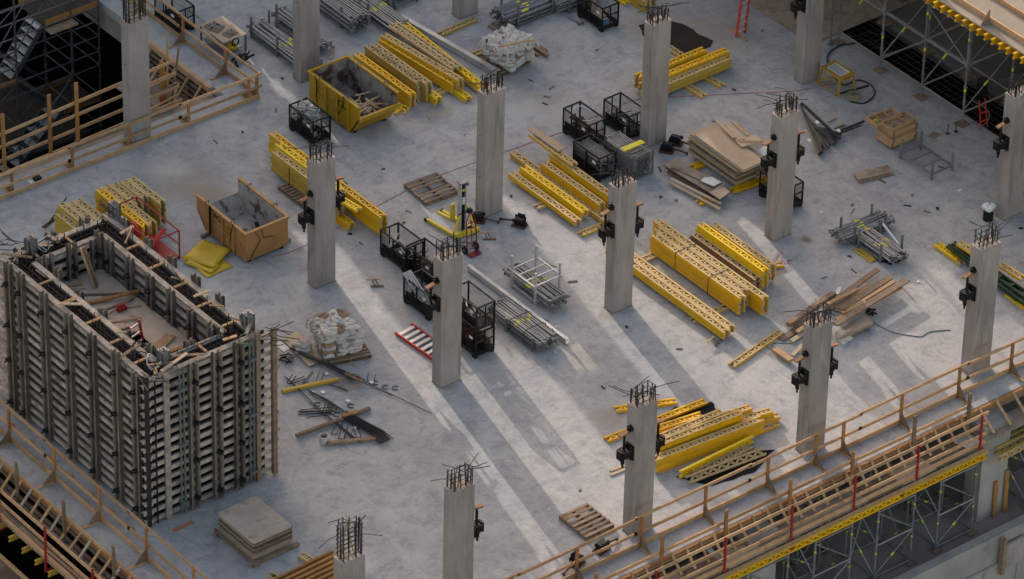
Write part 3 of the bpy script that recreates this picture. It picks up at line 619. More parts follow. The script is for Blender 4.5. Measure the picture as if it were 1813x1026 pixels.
rows('stack behind the column left of centre', 'girders behind the column left of centre', .12, [(z(640, 640), z(90, 226), 8, 'w'), (z(640, 560), z(130, 165), 9, 'y'), (z(890, 818), z(75, 78), 8, 'o')], 2)
rows('low pair right of the column left of centre', 'girders behind the column left of centre', .0, [(z(712, 838), z(560, 690), 3, 'o')])
rows('loose top pair on the long stack', 'girders behind the column left of centre', .76, [(z(790, 712), z(640, 620), 1, 'y')], False)
t = thing('strap', 'black strap round the girder stack behind the column left of centre', 'strap', g(*z(245, 360), .76), 0, 'black straps'); MB().bb(-.02, -.015, -.62, -.012, .015, 0).build('webbing', M_blk, t)
z = Z(80, 300, 6.41)
rows('left stack beyond the box', 'girders in the left stack beyond the tall box', .1, [(z(105, 500), -2.3, 8, 'w'), (z(190, 375), -2.4, 9, 'w'), (z(312, 350), -2.4, 9, 't'), (z(385, 312), -2.4, 9, 't')], 2)
rows('right stack beyond the box', 'girders in the right stack beyond the tall box', .1, [(z(570, 236), -2.4, 9, 'o'), (z(632, 205), -2.4, 9, 'm'), (z(702, 187), (z(985, 428)), 9, 'w'), (z(812, 150), (z(1062, 348)), 10, 't'), (z(882, 116), z(1250, 412), 10, 'w')], 2)
rows('stack by the wet patch', 'girders stacked by the wet patch', .1, [((1137, 163), (1301, 108), 4, 'w'), ((1136, 148), (1297, 94), 5, 'o'), ((1130, 136), (1254, 90), 6, 'o')])
sleeper((1212, 151), (1246, 173), 'm', 'left bearer girder under the stack by the wet patch'); sleeper((1250, 139), (1279, 155), 'm', 'right bearer girder under the stack by the wet patch'); sleeper((1184, 87), (1206, 101), 'w', 'bearer girder behind the stack by the wet patch')
rows('stack cut off by the top edge', 'girders cut off by the top edge', .0, [((1136, 6), (1085, -40), 5, 'w'), ((1146, 0), (1095, -46), 5, 'w')])
rows('flat pair inside the top edge', 'girders cut off by the top edge', .0, [((1105, 7), (1070, -16), 1, 'y')])
z = Z(1060, 680, 5.13)
rows('loose heap by the guard rail', 'girders in the loose heap by the guard rail', .06, [(z(520, 700), z(1500, 332), 5, 'm'), (z(560, 560), z(1300, 275), 7, 'm'), (z(560, 505), z(1140, 262), 7, 'm'), (z(520, 430), z(950, 292), 4, 'o')], False)
rows('low outlying part of the heap', 'girders in the loose heap by the guard rail', .0, [(z(545, 800), z(1655, 368), 1, 'm'), (z(1200, 420), z(1650, 300), 2, 'm'), (z(1150, 380), z(1590, 250), 3, 'm', .1), (z(1080, 330), z(1400, 218), 4, 'm', .1)], False)
sleeper(z(62, 525), z(972, 168), 'o', 'long single girder left of the heap, nearest the column'); sleeper(z(150, 245), z(700, 168), 'o', 'single girder behind the heap and the column')
p, q_ = g(*z(725, 845), .04), g(*z(1390, 520), .04); girder(p+Vector((0, 0, .1)), q_+Vector((0, 0, .1)), 'y', 'bright yellow girder standing on edge in front of the heap', 'girders lying in front of the heap', roll=pi/2)
p, q_ = g(*z(875, 835), .02), g(*z(1385, 575), .02); girder(p, q_, 't', 'tan girder lying between the bright one and the tilted one', 'girders lying in front of the heap')
p, q_ = g(*z(800, 880), .1), g(*z(1500, 615), .1); girder(p, q_, 't', 'tilted bare tan girder with its open web facing the rail', 'girders lying in front of the heap', roll=.6)
def sheet(label, pts, m, name='sheet', cat='sheet', th=.012, z=.004, kind=None):
    P = [g(*p) for p in pts]; c = sum(P, Vector())/len(P); mb = MB(); q = random.Random(len(pts)); poly = []
    for i in range(len(P)):
        a, b = P[i], P[(i+1) % len(P)]
        for k in range(4): v = a.lerp(b, k/4); poly.append((v.x-c.x+q.uniform(-.03, .03), v.y-c.y+q.uniform(-.03, .03)))
    mb.prism(poly, 0, th); o = mb.build(name, m); o.location = (c.x, c.y, z); return tag(o, label, cat, kind=kind)
sheet('black plastic sheet under the girders in front of the heap', [(1196, 846), (1300, 806), (1372, 796), (1335, 836), (1262, 862)], M_blktarp)
sheet('black plastic sheet under the girders behind the heap', [(1170, 740), (1196, 722), (1222, 724), (1262, 712), (1268, 730), (1176, 762)], M_blktarp)
for i in range(2): board(('upper', 'lower')[i]+' pale batten at the foot of the column by the heap', g(1080, 834+i*8, .02), g(1112, 822+i*7, .02), .09, .03, M_ply)
# bundle of smooth orange beams at the bottom edge
for i in range(6):
    a, b = g(486+i*5, 1030+i*7.0, .12), g(590+i*5, 979+i*7.2, .12); d = b-a; t = thing('timber_beam', '%s of the smooth orange timber beams at the bottom edge' % (['farthest', 'second farthest', 'third farthest', 'fourth farthest', 'fifth farthest', 'nearest'][i]), 'beam', a, 0, 'orange beams at the bottom edge')
    MB().beam((0, 0, .04), d+Vector((0, 0, .04)), .07, .05).beam((0, 0, .08), d+Vector((0, 0, .08)), .07, .03).build('flange', M_pineO, t); MB().beam((0, 0, -.02), d+Vector((0, 0, -.02)), .03, .1).build('web', M_yel, t)
sleeper((533, 985), (557, 999), 't', 'right bearer under the orange beams at the bottom edge'); sleeper((476, 1019), (492, 1028), 't', 'left bearer under the orange beams at the bottom edge')
# green steel frames and girders on the right
for i in range(9):
    x0 = 1676+rnd.uniform(-6, 8)+i*2.0; y0 = 436+i*1.2+rnd.uniform(-2, 2); zz = .02+.07*(i % 5); a = g(x0, y0, zz); b = a+Vector((rnd.uniform(-.15, .15)-.1, -3.4+rnd.uniform(-.3, .3), 0)); d = b-a
    t = thing('steel_truss', '%s dark green steel frame in the pile behind the rightmost column' % (['nearest', 'second', 'third', 'fourth', 'fifth', 'sixth', 'seventh', 'eighth', 'farthest'][i]), 'frame', a, 0, 'green frames behind the rightmost column')
    n = Vector((.22, 0, 0)); mb = MB()
    MB().beam((0, 0, .03), d+Vector((0, 0, .03)), .05, .06).beam(n+Vector((0, 0, .03)), n+d+Vector((0, 0, .03)), .05, .06).build('rails', M_green, t)
    for k in range(7): c = d*((k+.5)/7)+Vector((0, 0, .03)); mb.beam(c+Vector((.03, 0, 0)), c+n-Vector((.03, 0, 0)), .12, .04)
    mb.build('crosspieces', M_green, t)
sleeper((1699, 433), (1727, 452), 'm', 'worn girder lying on the green frames left of the column', .42); sleeper((1773, 472), (1811, 496), 'm', 'worn girder on the green frames right of the column', .42); sleeper((1784, 522), (1830, 556), 'y', 'yellow girder below the green frames at the right edge'); sleeper((1657, 434), (1700, 464), 'y', 'yellow girder at the left end of the green frames', .04); sleeper((1666, 440), (1704, 470), 'w', 'second yellow girder at the left end of the green frames')
sleeper((1295, 650), (1382, 590), 'm', 'lone worn girder lying right of the small clamps')

# ============================================================ GUARD RAILS AND WALKWAYS
def guard(label, ax, at, a0, a1, posts, zt, out, toe=True, m=M_pine, mids=(.5,), group='timber guard rails'):
    """rail run along ax at position `at`, `out` = side the gussets stand on"""
    P = lambda a, o, z: (a, at+o, z) if ax == 'x' else (at+o, a, z)
    t = thing('guard_rail', label, 'guard rail', (0, 0, 0), 0, group)
    for k, z in enumerate((zt,)+tuple(zt*mm for mm in mids)):
        a = a0; i = 0
        while a < a1-.01:
            b = min(a+3.9, a1); mb = MB().beam(P(a, -out*(.045+.0*k), z+(i % 2)*.035*(k == 0)), P(b+.1, -out*.045, z+(i % 2)*.035*(k == 0)), .038, .09); mb.build('rail', m, t); a = b; i += 1
    if toe:
        a = a0; 
        while a < a1-.01: b = min(a+3.9, a1); MB().beam(P(a, -out*.045, .075), P(b-.004, -out*.045, .075), .038, .14).build('toe_board', m, t); a = b
    for a in posts:
        MB().beam(P(a, 0, .005), P(a, 0, zt+.03), .045, .09, (1, 0, 0) if ax == 'x' else (0, 1, 0)).build('post', M_pineO, t)
        o0, o1 = out*.03, out*.40; mb = MB()
        c = [P(a-.012, o0, .03), P(a-.012, o1, .03), P(a-.012, o0, .42), P(a+.012, o0, .03), P(a+.012, o1, .03), P(a+.012, o0, .42)]
        mb.raw(c, [(0, 1, 2), (5, 4, 3), (0, 3, 4, 1), (1, 4, 5, 2), (2, 5, 3, 0)]); mb.build('gusset', M_wood, t)
        MB().beam(P(a, out*.05, .02), P(a, out*.55, .02), .09, .036).build('foot_board', m, t)
    return t
guard('pine guard rail along the near side of the pit at the upper left', 'x', .03, -14, 4.5, [-12.7, -10.6, -8.4, -6.3, -4.19, -2.11, -.14, 1.99, 4.16, 4.45], .84, 1)
guard('pine guard rail along the right side of the pit at the upper left', 'y', 4.47, .1, 12, [1.65, 3.85, 6.0, 8.2, 10.4], .84, -1)
guard('pine guard rail along the lower right edge of the deck', 'x', -23.5, -12, 21, [-10.8, -8.7, -6.5, -4.4, -2.25, -.1, 2.09, 4.25, 5.94, 6.91, 9.0, 11.1, 13.05, 15.2, 17.4, 19.5], .95, -1)
guard('pine guard rail along the lower left edge of the deck', 'y', -10.81, -23.3, -2, [-22.8, -20.6, -18.45, -16.32, -14.17, -12.04, -9.88, -7.75, -5.6, -3.4], 1.05, -1)

def walkway(side):
    if side == 'R': ax, at, o, a0, a1 = 'x', -24.15, -1, -11.8, 10.75
    else: ax, at, o, a0, a1 = 'y', -11.4, -1, -26, 3
    P = lambda a, off, z: (a, at+o*off, z) if ax == 'x' else (at+o*off, a, z)
    nm = 'lower right' if side == 'R' else 'lower left'
    W_ = .95 if side == 'R' else 1.15
    def bx(mb, a, b, o0, o1, za, zb): p, q = P(a, o0, za), P(b, o1, zb); return mb.bb(min(p[0], q[0]), min(p[1], q[1]), za, max(p[0], q[0]), max(p[1], q[1]), zb)
    t = thing('edge_platform', 'outer timber platform hung along the %s deck edge' % nm, 'platform')
    a = a0; i = 0
    while a < a1:
        b = min(a+1.22, a1); mb = MB(); bx(mb, a+.004, b-.004, .30, W_, -.52+.006*(i % 2), -.50+.006*(i % 2)); mb.build('deck_board', rnd.choice((M_plyold, M_plyold, M_ply, M_wood) if side == 'R' else (M_plyold, M_plydark, M_wood)), t); a = b; i += 1
    mb = MB(); bx(mb, a0, a1, .004, .05, -.32, -.01); mb.build('edge_form', M_ply, t); mb = MB(); bx(mb, a0, a1, .055, .14, -.07, .015); mb.build('edge_beam', M_pineO, t)
    mb = MB(); bx(mb, a0, a1, .06, .13, -.3, -.22); mb.build('lower_beam', M_wood, t)
    mb = MB(); bx(mb, a0, a1, .16, .28, -.56, -.45); mb.build('ledger', M_wood, t)
    mb = MB(); bx(mb, a0, a1, W_-.10, W_-.05, -.50, -.38); mb.build('kick_board', M_pine, t)
    if side == 'R': mb = MB(); bx(mb, a0, a1, W_+.055, W_+.085, -.66, -.52); mb.build('toe_board', M_pine, t)
    n = int((a1-a0)/.46); 
    for k in range(n):
        a = a0+.2+k*.46; w_ = rnd.uniform(-.03, .03)
        tag(MB().beam(P(a+w_, .10, .045), P(a, .52, -.40), .075, .04).build('kicker_strut', M_pine if side == 'R' else (M_pine if k % 3 else M_waler)), '%s slanting strut along the %s deck edge' % ('pale', nm), 'strut', 'slanting struts on the %s edge platform' % nm)
    # tall posts with a single rail
    f = thing('edge_fence', 'inner timber fence of tall posts along the %s deck edge' % nm, 'fence')
    pl = [-10.9, -8.7, -6.6, -4.4, -2.3, -.1, 2.08, 4.3, 6.5, 8.7, 10.7] if side == 'R' else [-24.9, -22.7, -20.5, -18.3, -16.15, -13.85, -11.6, -9.4, -7.2, -5]
    for a in pl:
        mb = MB(); bx(mb, a-.05, a+.05, .19 if side == 'R' else .30, .24 if side == 'R' else .35, -.56, rnd.uniform(.7, .95)); mb.build('post', M_wood if rnd.random() < .6 else M_pineO, f)
    a = a0
    while a < a1: b = min(a+3.4, a1); MB().beam(P(a, .165 if side == 'R' else .275, .34), P(b-.01, .165 if side == 'R' else .275, .34), .036, .1).build('rail', M_pine, f); a = b
    # outer guard on red posts
    f = thing('outer_guard', 'outermost pine rails on red steel posts along the %s edge' % nm, 'guard rail', group='timber guard rails')
    pl = [-10.1, -7.8, -5.5, -3.2, -.9, 1.45, 3.75, 5.95, 8.2, 10.5] if side == 'R' else [-23.3, -21, -18.7, -16.4, -14.2, -12, -9.8, -7.5]
    for a in pl:
        s_ = MB().beam(P(a, W_+.02, -.85), P(a, W_+.0, .62), .05, .05, (1, 0, 0) if ax == 'x' else (0, 1, 0)); s_.box(P(a, W_-.1, -.83), (.06, .3, .05) if ax == 'x' else (.3, .06, .05)); s_.build('post', M_red, f)
    for zz in (.55, .2, -.15) if side == 'R' else (.45, .05):
        a = a0
        while a < a1: b = min(a+2.9, a1); MB().beam(P(a, W_-.05, zz), P(b+.02, W_-.05, zz+rnd.uniform(-.02, .02)), .036, .1).build('rail', M_pine, f); a = b
    if side == 'R':
        for k in range(6):
            a = a0+k*3.9
            if a < a1-1: girder(P(a, W_-.01, -.80), P(min(a+3.88, a1), W_-.01, -.80), 'o', '%s yellow girder from the left carrying the lower right edge platform' % ORD[k].replace('nearest', 'first'), 'girders carrying the edge platform', roll=pi/2)
    else:
        n = int((a1-a0)/.62)
        for k in range(n):
            a = a0+.3+k*.62; t = thing('timber_beam', 'yellow beam end sticking out below the lower left edge platform', 'beam', P(a, 0, 0), 0, 'beam ends below the lower left platform')
            Q = lambda off, z: (-off, 0, z); MB().beam(Q(.3, -.60), Q(1.32, -.60), .055, .03).beam(Q(.3, -.73), Q(1.32, -.73), .055, .03).build('flange', M_yelw, t); MB().beam(Q(.3, -.675), Q(1.30, -.665), .02, .10).build('web', M_yelw, t)
walkway('R'); walkway('L')
for k in range(9):
    a = -22+k*1.6
    board('loose pine rail lying along the lower left edge platform', (-12.15-.13*(k % 3), a, -.47), (-12.2-.13*(k % 3), a+2.2, -.47), .07, .04, M_pine, group='loose rails on the lower left platform')
# lower left: outermost boards further down
t = thing('lower_platform', 'dark brown lower platform beyond the lower left edge', 'platform'); MB().bb(-14.4, -27, -1.52, -12.75, 2, -1.48).build('deck_board', M_plydark, t); MB().bb(-14.5, -27, -1.47, -14.44, 2, -1.35).bb(-12.82, -27, -1.47, -12.76, 2, -1.35).build('edge_rail', M_pine, t)
board('bent yellow board lying on the lower right edge platform', g(1292, 968, -.45), g(1350, 944, -.42), .13, .025, M_yelbr)
board('pale scrap board on the lower right edge platform', g(1246, 962, -.45), g(1264, 982, -.45), .16, .02, M_white)
board('grey sheet lying on the right end of the edge platform', g(1722, 775, -.45), g(1702, 790, -.45), .5, .02, M_alu)
t = thing('edge_platform', 'plywood platform sheets right of the red end post', 'platform'); MB().bb(10.8, -25.0, -.54, 13.1, -24.35, -.50).build('brown_sheet', M_plyold, t); MB().bb(13.11, -25.3, -.49, 16.5, -24.5, -.46).build('grey_sheet', M_alu, t)
MB().bb(10.8, -24.29, -.07, 21, -24.2, .015).build('edge_beam', M_pineO, t); MB().bb(10.8, -24.2, -.32, 21, -24.155, -.01).build('edge_form', M_wood, t)
for k in range(12):
    a = 11.2+k*.62; tag(MB().beam((a, -24.25, .045), (a, -24.9, -.42), .08, .04).build('kicker_strut', M_pine), '%s slanting strut right of the red end post' % ORD[k], 'strut', 'slanting struts right of the red end post')
for k, (a, b) in enumerate((((1760, 798), (1813, 772)), ((1766, 811), (1813, 786)), ((1752, 790), (1800, 768)))):
    p, q_ = g(*a, -1.2), g(*b, -1.2); girder(p, q_+(q_-p)*.7, 'w', ('upper', 'lower', 'rear')[k]+' worn girder under the platform at the right edge', 'girders under the right platform', roll=pi/2)

# ============================================================ SCAFFOLD TOWERS
def tower(label, x0, y0, dx, dy, z0, z1, lv, group, pads=True, m=M_gst, yel=True, diag=True):
    t = thing('shoring_tower', label, 'scaffold', (x0, y0, z0), 0, group); h = z1-z0
    cs = [(0, 0), (dx, 0), (dx, dy), (0, dy)]
    for cx, cy in cs:
        mb = MB().tube((cx, cy, .06), (cx, cy, h), .032, 8)
        for k in range(int(h/.5)): mb.tube((cx, cy, .5+k*.5-.02), (cx, cy, .5+k*.5+.02), .052, 8)
        lg = mb.build('leg', m, t)
        MB().bb(cx-.14, cy-.14, 0, cx+.14, cy+.14, .045).build('pad', M_wood if pads else M_gst2, t)
        MB().bb(cx-.07, cy-.07, .047, cx+.07, cy+.07, .06).build('base_plate', m, t)
        if yel:
            for zz in (h*.35, h*.75): MB().tube((cx, cy, zz), (cx, cy, zz+.09), .036, 8).build('yellow_band', M_mark, lg)
    for z in lv:
        for i in range(4):
            a, b = cs[i], cs[(i+1) % 4]; MB().tube((a[0], a[1], z), (b[0], b[1], z), .026, 8).build('ledger', m, t)
    if diag:
        for i in range(4):
            a, b = cs[i], cs[(i+1) % 4]
            for j in range(len(lv)-1):
                if (i+j) % 2: a, b = b, a
                br = MB().tube((a[0], a[1], lv[j]+.05), (b[0], b[1], lv[j+1]-.05), .021, 6).build('brace', m, t)
                if yel and j % 2 == 0:
                    A, B = Vector((*a, lv[j])), Vector((*b, lv[j+1])); MB().tube(A.lerp(B, .45), A.lerp(B, .52), .028, 6).build('yellow_band', M_mark, br)
    return t
names = ['rightmost', 'second from the right', 'third from the right', 'fourth from the right', 'fifth from the right', 'sixth from the right']
for k, x in enumerate((9.25, 7.0, 4.75, 2.5, .25, -2.0)):
    tower('%s galvanised tower below the lower right platform' % names[k], x, -25.0, 1.3, 1.2, -3.5, -.86, (.12, 1.2, 2.35), 'towers below the lower right platform')
tower('galvanised tower right of the lower storey column', 12.6, -25.0, 1.3, 1.2, -3.5, -.86, (.12, 1.2, 2.35), 'towers below the lower right platform')
tower('rear galvanised tower in the dark of the lower storey', 7.6, -22.6, 1.3, 1.2, -3.5, -.4, (.12, 1.2, 2.35), 'towers below the lower right platform')
tower('rear left galvanised tower in the dark of the lower storey', 4.0, -22.6, 1.3, 1.2, -3.5, -.4, (.12, 1.2, 2.35), 'towers below the lower right platform')
for k, (x, y) in enumerate(((-14.2, -16.5), (-14.2, -13.9), (-14.2, -19.2), (-14.2, -21.8), (-12.6, -16.5), (-12.6, -21))):
    tower(['front', 'second', 'third', 'fourth', 'inner', 'inner lower'][k]+' tower below the lower left edge platform', x, y, 1.2, 1.6, -7.5, -1.55 if x < -13 else -.9, (.5, 2, 3.5, 5.0), 'towers below the lower left platform')
t = thing('shade_backing', 'added near-black backing for the shade deep under the deck, behind the lower towers', 'wall'); MB().bb(-12, -19.4, -3.5, 30, -19.2, -.31).build('wall_face', M_dark, t); MB().bb(-12.2, -25, -9.5, -12.0, 2, -.31).build('side_face', M_dark, t)  # black surfaces added to stand in for deep shade under the deck
for k, x in enumerate((9.9, 5.7, 1.8, -1.4)): tower('%s of the inner galvanised towers under the lower right deck' % names[k], x, -23.3, 1.1, 1.1, -3.5, -.4, (.12, 1.2, 2.35), 'towers below the lower right platform')
for k, x in enumerate((8.6, 6.5, 4.2, 2.0, -.3)): t = thing('prop', '%s slanting steel prop between the lower right towers' % names[k], 'prop', (x, -24.4, -3.5), 0, 'slanting props between the towers'); MB().tube((0, 0, 0), (.9*(1 if k % 2 else -1), .2, 2.6), .024, 6).build('prop_tube', M_gst, t)
# top right: three front legs on the deck with a high formwork deck above
def tr():
    t = thing('shoring_tower', 'tall galvanised tower standing on the deck edge at the upper right', 'scaffold', (20.42, -13.41, 0), 0, 'towers carrying the high deck'); ys = (0, 1.82, 3.66, 5.6); xs = (0, 1.9, 3.9, 5.9); Ht = 4.1
    for i, x in enumerate(xs):
        for j, y in enumerate(ys):
            mb = MB().tube((x, y, .06), (x, y, Ht), .034, 8)
            for k in range(8): mb.tube((x, y, .3+k*.5-.02), (x, y, .3+k*.5+.02), .055, 8)
            lg = mb.build('leg', M_gst, t)
            MB().bb(x-.17, y-.17, .0, x+.17, y+.17, .045).build('pad', M_wood, t)
            for zz in (.35+.5*(j % 2)+.8, 2.9): MB().tube((x, y, zz), (x, y, zz+.1), .038, 8).build('yellow_band', M_mark, lg)
    for z in (.42, 2.05, 3.3):
        for j, y in enumerate(ys): 
            for i in range(3): MB().tube((xs[i], y, z), (xs[i+1], y, z), .027, 8).build('ledger', M_gst, t)
        for i, x in enumerate(xs):
            for j in range(3): MB().tube((x, ys[j], z), (x, ys[j+1], z), .027, 8).build('ledger', M_gst, t)
    for i, x in enumerate(xs):
        for j in range(3):
            br = MB().tube((x, ys[j+1], .5), (x, ys[j], 1.95), .022, 6) if (i+j) % 2 else MB().tube((x, ys[j], 2.1), (x, ys[j+1], 3.2), .022, 6); br.build('brace', M_gst, t)
    for j, y in enumerate(ys):
        for i in range(3):
            br = MB().tube((xs[i], y, .5), (xs[i+1], y, 1.95), .022, 6).build('brace', M_gst, t); A, B = Vector((xs[i], y, .5)), Vector((xs[i+1], y, 1.95)); MB().tube(A.lerp(B, .4), A.lerp(B, .48), .03, 6).build('yellow_band', M_mark, br)
            MB().tube((xs[i+1], y, 2.1), (xs[i], y, 3.2), .022, 6).build('brace', M_gst, t)
tr()
for k, (x, y) in enumerate(((23.0, -19.0), (26, -15.5))):
    tower(('near', 'far')[k]+' tower in the shade under the high deck at the right', x, y, 1.8, 1.9, 0, 4.1, (.4, 1.8, 3.3), 'towers carrying the high deck')
t = thing('high_formwork', 'pale plywood formwork deck on yellow beams at the upper right corner', 'formwork deck', (19.45, -30, 4.42))
MB().bb(0, 0, 0, 22, 50, .05).build('plywood_deck', mat('aged deck plywood', (.34, .28, .225), (.27, .22, .175), .8, scale=.8, c3=(.18, .14, .11)), t)
MB().bb(.35, 0, .052, .40, 50, .22).build('edge_board', M_pine, t); MB().bb(1.3, 0, .052, 1.35, 50, .2).build('inner_board', M_pine, t)
for k in range(90):
    y = .3+k*.31
    if 10 < y < 26:
        mb = MB().bb(-.16, y-.035, -.045, 2.5, y+.035, -.004).bb(-.16, y-.035, -.20, 2.5, y+.035, -.16).bb(-.14, y-.012, -.158, 2.5, y+.012, -.047); mb.build('cross_beam', M_yel, t)
MB().bb(.25, 0, -.42, .33, 50, -.21).bb(2.1, 0, -.42, 2.2, 50, -.21).build('main_beam', M_yelw, t)
for y in (15.2, 17.5, 19.8, 13): 
    mb = MB(); mb.raw([(.33, y, .052), (-.0, y, .052), (.33, y, .5), (.33, y+.03, .052), (-.0, y+.03, .052), (.33, y+.03, .5)], [(0, 1, 2), (5, 4, 3), (0, 3, 4, 1), (1, 4, 5, 2), (2, 5, 3, 0)]); mb.build('gusset', M_wood, t)
p = g(1791, 185, 1.4); board('orange upright timber at the right edge under the high deck', (20.35, -16.0, .0), (20.35, -15.98, 4.2), .14, .09, M_pineO)

# ============================================================ THINGS ON THE DECK
CW, CL, CHT = .66, 1.2, .86
def cage_proto(label, loc, lowfront=False):
    """black mesh crate on feet; origin = nearest bottom corner"""
    t = thing('mesh_crate', label, 'crate', loc, 0, 'black mesh crates')
    b = MB().bb(0, 0, .09, CW, CL, .13)
    b.build('floor_tray', M_blk, t)
    for x in (.05, CW-.05):
        for y in (.1, CL-.1): MB().bb(x-.05, y-.08, 0, x+.05, y+.08, .089).build('foot', M_blk, t)
    for x in (.02, CW-.02):
        for y in (.02, CL-.02): MB().bb(x-.02, y-.02, .131, x+.02, y+.02, CHT).build('corner_post', M_blk, t)
    f = MB()
    for z in (CHT-.04, .16):
        for y in (.02, CL-.02): f.bb(.041, y-.018, z, CW-.041, y+.018, z+.038)
        for x in (.02, CW-.02): f.bb(x-.018, .041, z, x+.018, CL-.041, z+.038)
    f.bb(.041, .005, .5, CW-.041, .035, .53).bb(CW/2-.015, .004, .2, CW/2+.015, .034, .8).bb(.004, CL/2-.02, .2, .034, CL/2+.02, .8).bb(CW/2-.015, CL-.034, .2, CW/2+.015, CL-.004, .8)
    f.build('side_frame', M_blk, t)
    m_ = MB(); s = .05
    for k in range(1, int(CW/s)): x = k*s; m_.bb(x-.003, .017, .19, x+.003, .023, .81).bb(x-.003, CL-.023, .19, x+.003, CL-.017, .81)
    for k in range(1, int(CL/s)): y = k*s; m_.bb(.017, y-.003, .19, .023, y+.003, .81).bb(CW-.023, y-.003, .19, CW-.017, y+.003, .81)
    m_.build('wire_mesh', M_blk, t)
    p = MB().bb(.045, .0, .2, .05+.0, CL-.045, .42); p.build('side_plate', M_blk, t)
    MB().bb(-.004, .15, .58, .002, .3, .66).build('tag_plate', M_white, t)
    return t
P0 = None
def cage(px, py, z, label, base=0., rz=0.):
    global P0
    p = g(px, py, z+base); loc = (p.x, p.y, base)
    if P0 is None: P0 = cage_proto(label, loc); P0.rotation_euler = (0, 0, rz); return P0, Vector(loc)
    return dup(P0, loc, rz, label), Vector(loc)
def junk(label, loc, n, sx, sy, h, m, r=.02, Lm=.7, seed=0, name='scrap_bar', group=None, kind='tube', cat='scrap'):
    """loose pieces lying in a crate: every piece an object"""
    q = random.Random(seed)
    for i in range(n):
        L = Lm*q.uniform(.35, 1); a = q.choice((pi/2, pi/2, 0))+q.uniform(-.6, .6); c = Vector(loc)+Vector((q.uniform(.12, sx-.12), q.uniform(.15, sy-.15), .16+h*i/n)); d = Vector((cos(a), sin(a), q.uniform(-.35, .35)))*L/2
        # keep inside the crate
        for ax, lim in ((0, sx), (1, sy)):
            o = c[ax]-loc[ax]; d[ax] = max(-min(o, lim-o)+.05, min(min(o, lim-o)-.05, d[ax])) if abs(d[ax]) > min(o, lim-o)-.05 else d[ax]
        mb = MB()
        if kind == 'tube': mb.tube(-d, d, r, 6)
        else: mb.beam(-d, d, r*3, r*1.6)
        if kind == 'head': mb = MB().tube(-d*.4, d*.4, r*1.6, 7).box((0, 0, 0), (r*5, r*5, r*1.5))
        o = mb.build(name, m); o.location = c; tag(o, label, cat, group)
_, L1 = cage(554, 217, .86, 'black mesh crate full of bright steel scrap beside the yellow skip')
junk('bright steel scrap tube heaped in the crate beside the yellow skip', L1, 26, CW, CL, .78, M_gst, .022, .8, 1, group='steel scrap in the crate by the skip')
junk('bright steel tube sticking up out of the crate beside the yellow skip', L1+Vector((0, .1, .3)), 10, CW, CL, .5, M_alu, .02, .75, 21, group='tubes sticking out of the crate by the skip')
junk('steel clamp piece heaped in the crate beside the yellow skip', L1, 12, CW, CL, .8, M_alu, .03, .5, 2, 'clamp_piece', 'clamp pieces in the crate by the skip', 'head')
_, L2 = cage(313, 22, .86, 'black mesh crate beyond the pit guard rail at the upper left')
junk('dark scrap lying in the crate beyond the pit guard rail', L2, 8, CW, CL, .2, M_rust, .03, .6, 3, group='scrap in the upper left crate')
board('long pale tube leaning on the upper left crate', g(315, 5, .86), g(362, 38, .05), .06, .06, M_alu)
_, L3 = cage(1067, 16, .86, 'black mesh crate at the top edge holding plywood and a blue sheet')
board('small plywood board leaning inside the top edge crate', L3+Vector((.3, .35, .15)), L3+Vector((.35, .85, .32)), .4, .02, M_ply); board('blue sheet in the bottom of the top edge crate', L3+Vector((.3, .08, .15)), L3+Vector((.35, .4, .15)), .35, .02, mat('blue sheet', (.03, .15, .30), None, .5)); board('tan board leaning inside the top edge crate', L3+Vector((.15, .6, .15)), L3+Vector((.5, 1.1, .7)), .2, .02, M_plyold)
_, L4 = cage(1042, 223, .86, 'black mesh crate with a white hose loop, left of the twin crates')
junk('brown scrap piece lying in the crate with the white hose loop', L4, 9, CW, CL, .4, M_rust, .035, .6, 4, group='scrap in the crate with the hose loop', kind='beam')
cable('white hose loop draped over the left twin crate', [L4+Vector((.32+.26*cos(a*.62), .6+.42*sin(a*.62), .82+.05*sin(a))) for a in range(9)], .012, M_white, 'hose_loop', 'hose')
_, L5 = cage(1114, 207, .86, 'black mesh crate tucked left of the column, with dull tubes inside')
junk('dull tube lying in the crate tucked beside the column', L5, 14, CW, CL, .35, M_gst2, .025, 1.0, 5, group='tubes in the crate beside the column')
_, L6 = cage(1060.6, 281.6, .86, 'black mesh crate packed with stacked galvanised tubes')
TUBE = {}
INNER = MB()
def tube_mesh(L, r, m, collar=True):
    k = (round(L, 2), r, m.name, collar)
    if k not in TUBE:
        mb = MB().tube((-L/2, 0, 0), (L/2, 0, 0), r, 7)
        if collar: mb.tube((L*.08, 0, 0), (L*.08+.07, 0, 0), r*1.45, 7).box((-L/2, 0, 0), (.02, r*3.6, r*3.6)).box((L/2, 0, 0), (.02, r*3.2, r*3.2))
        TUBE[k] = mb.mesh('steel_prop', m)
    return TUBE[k]
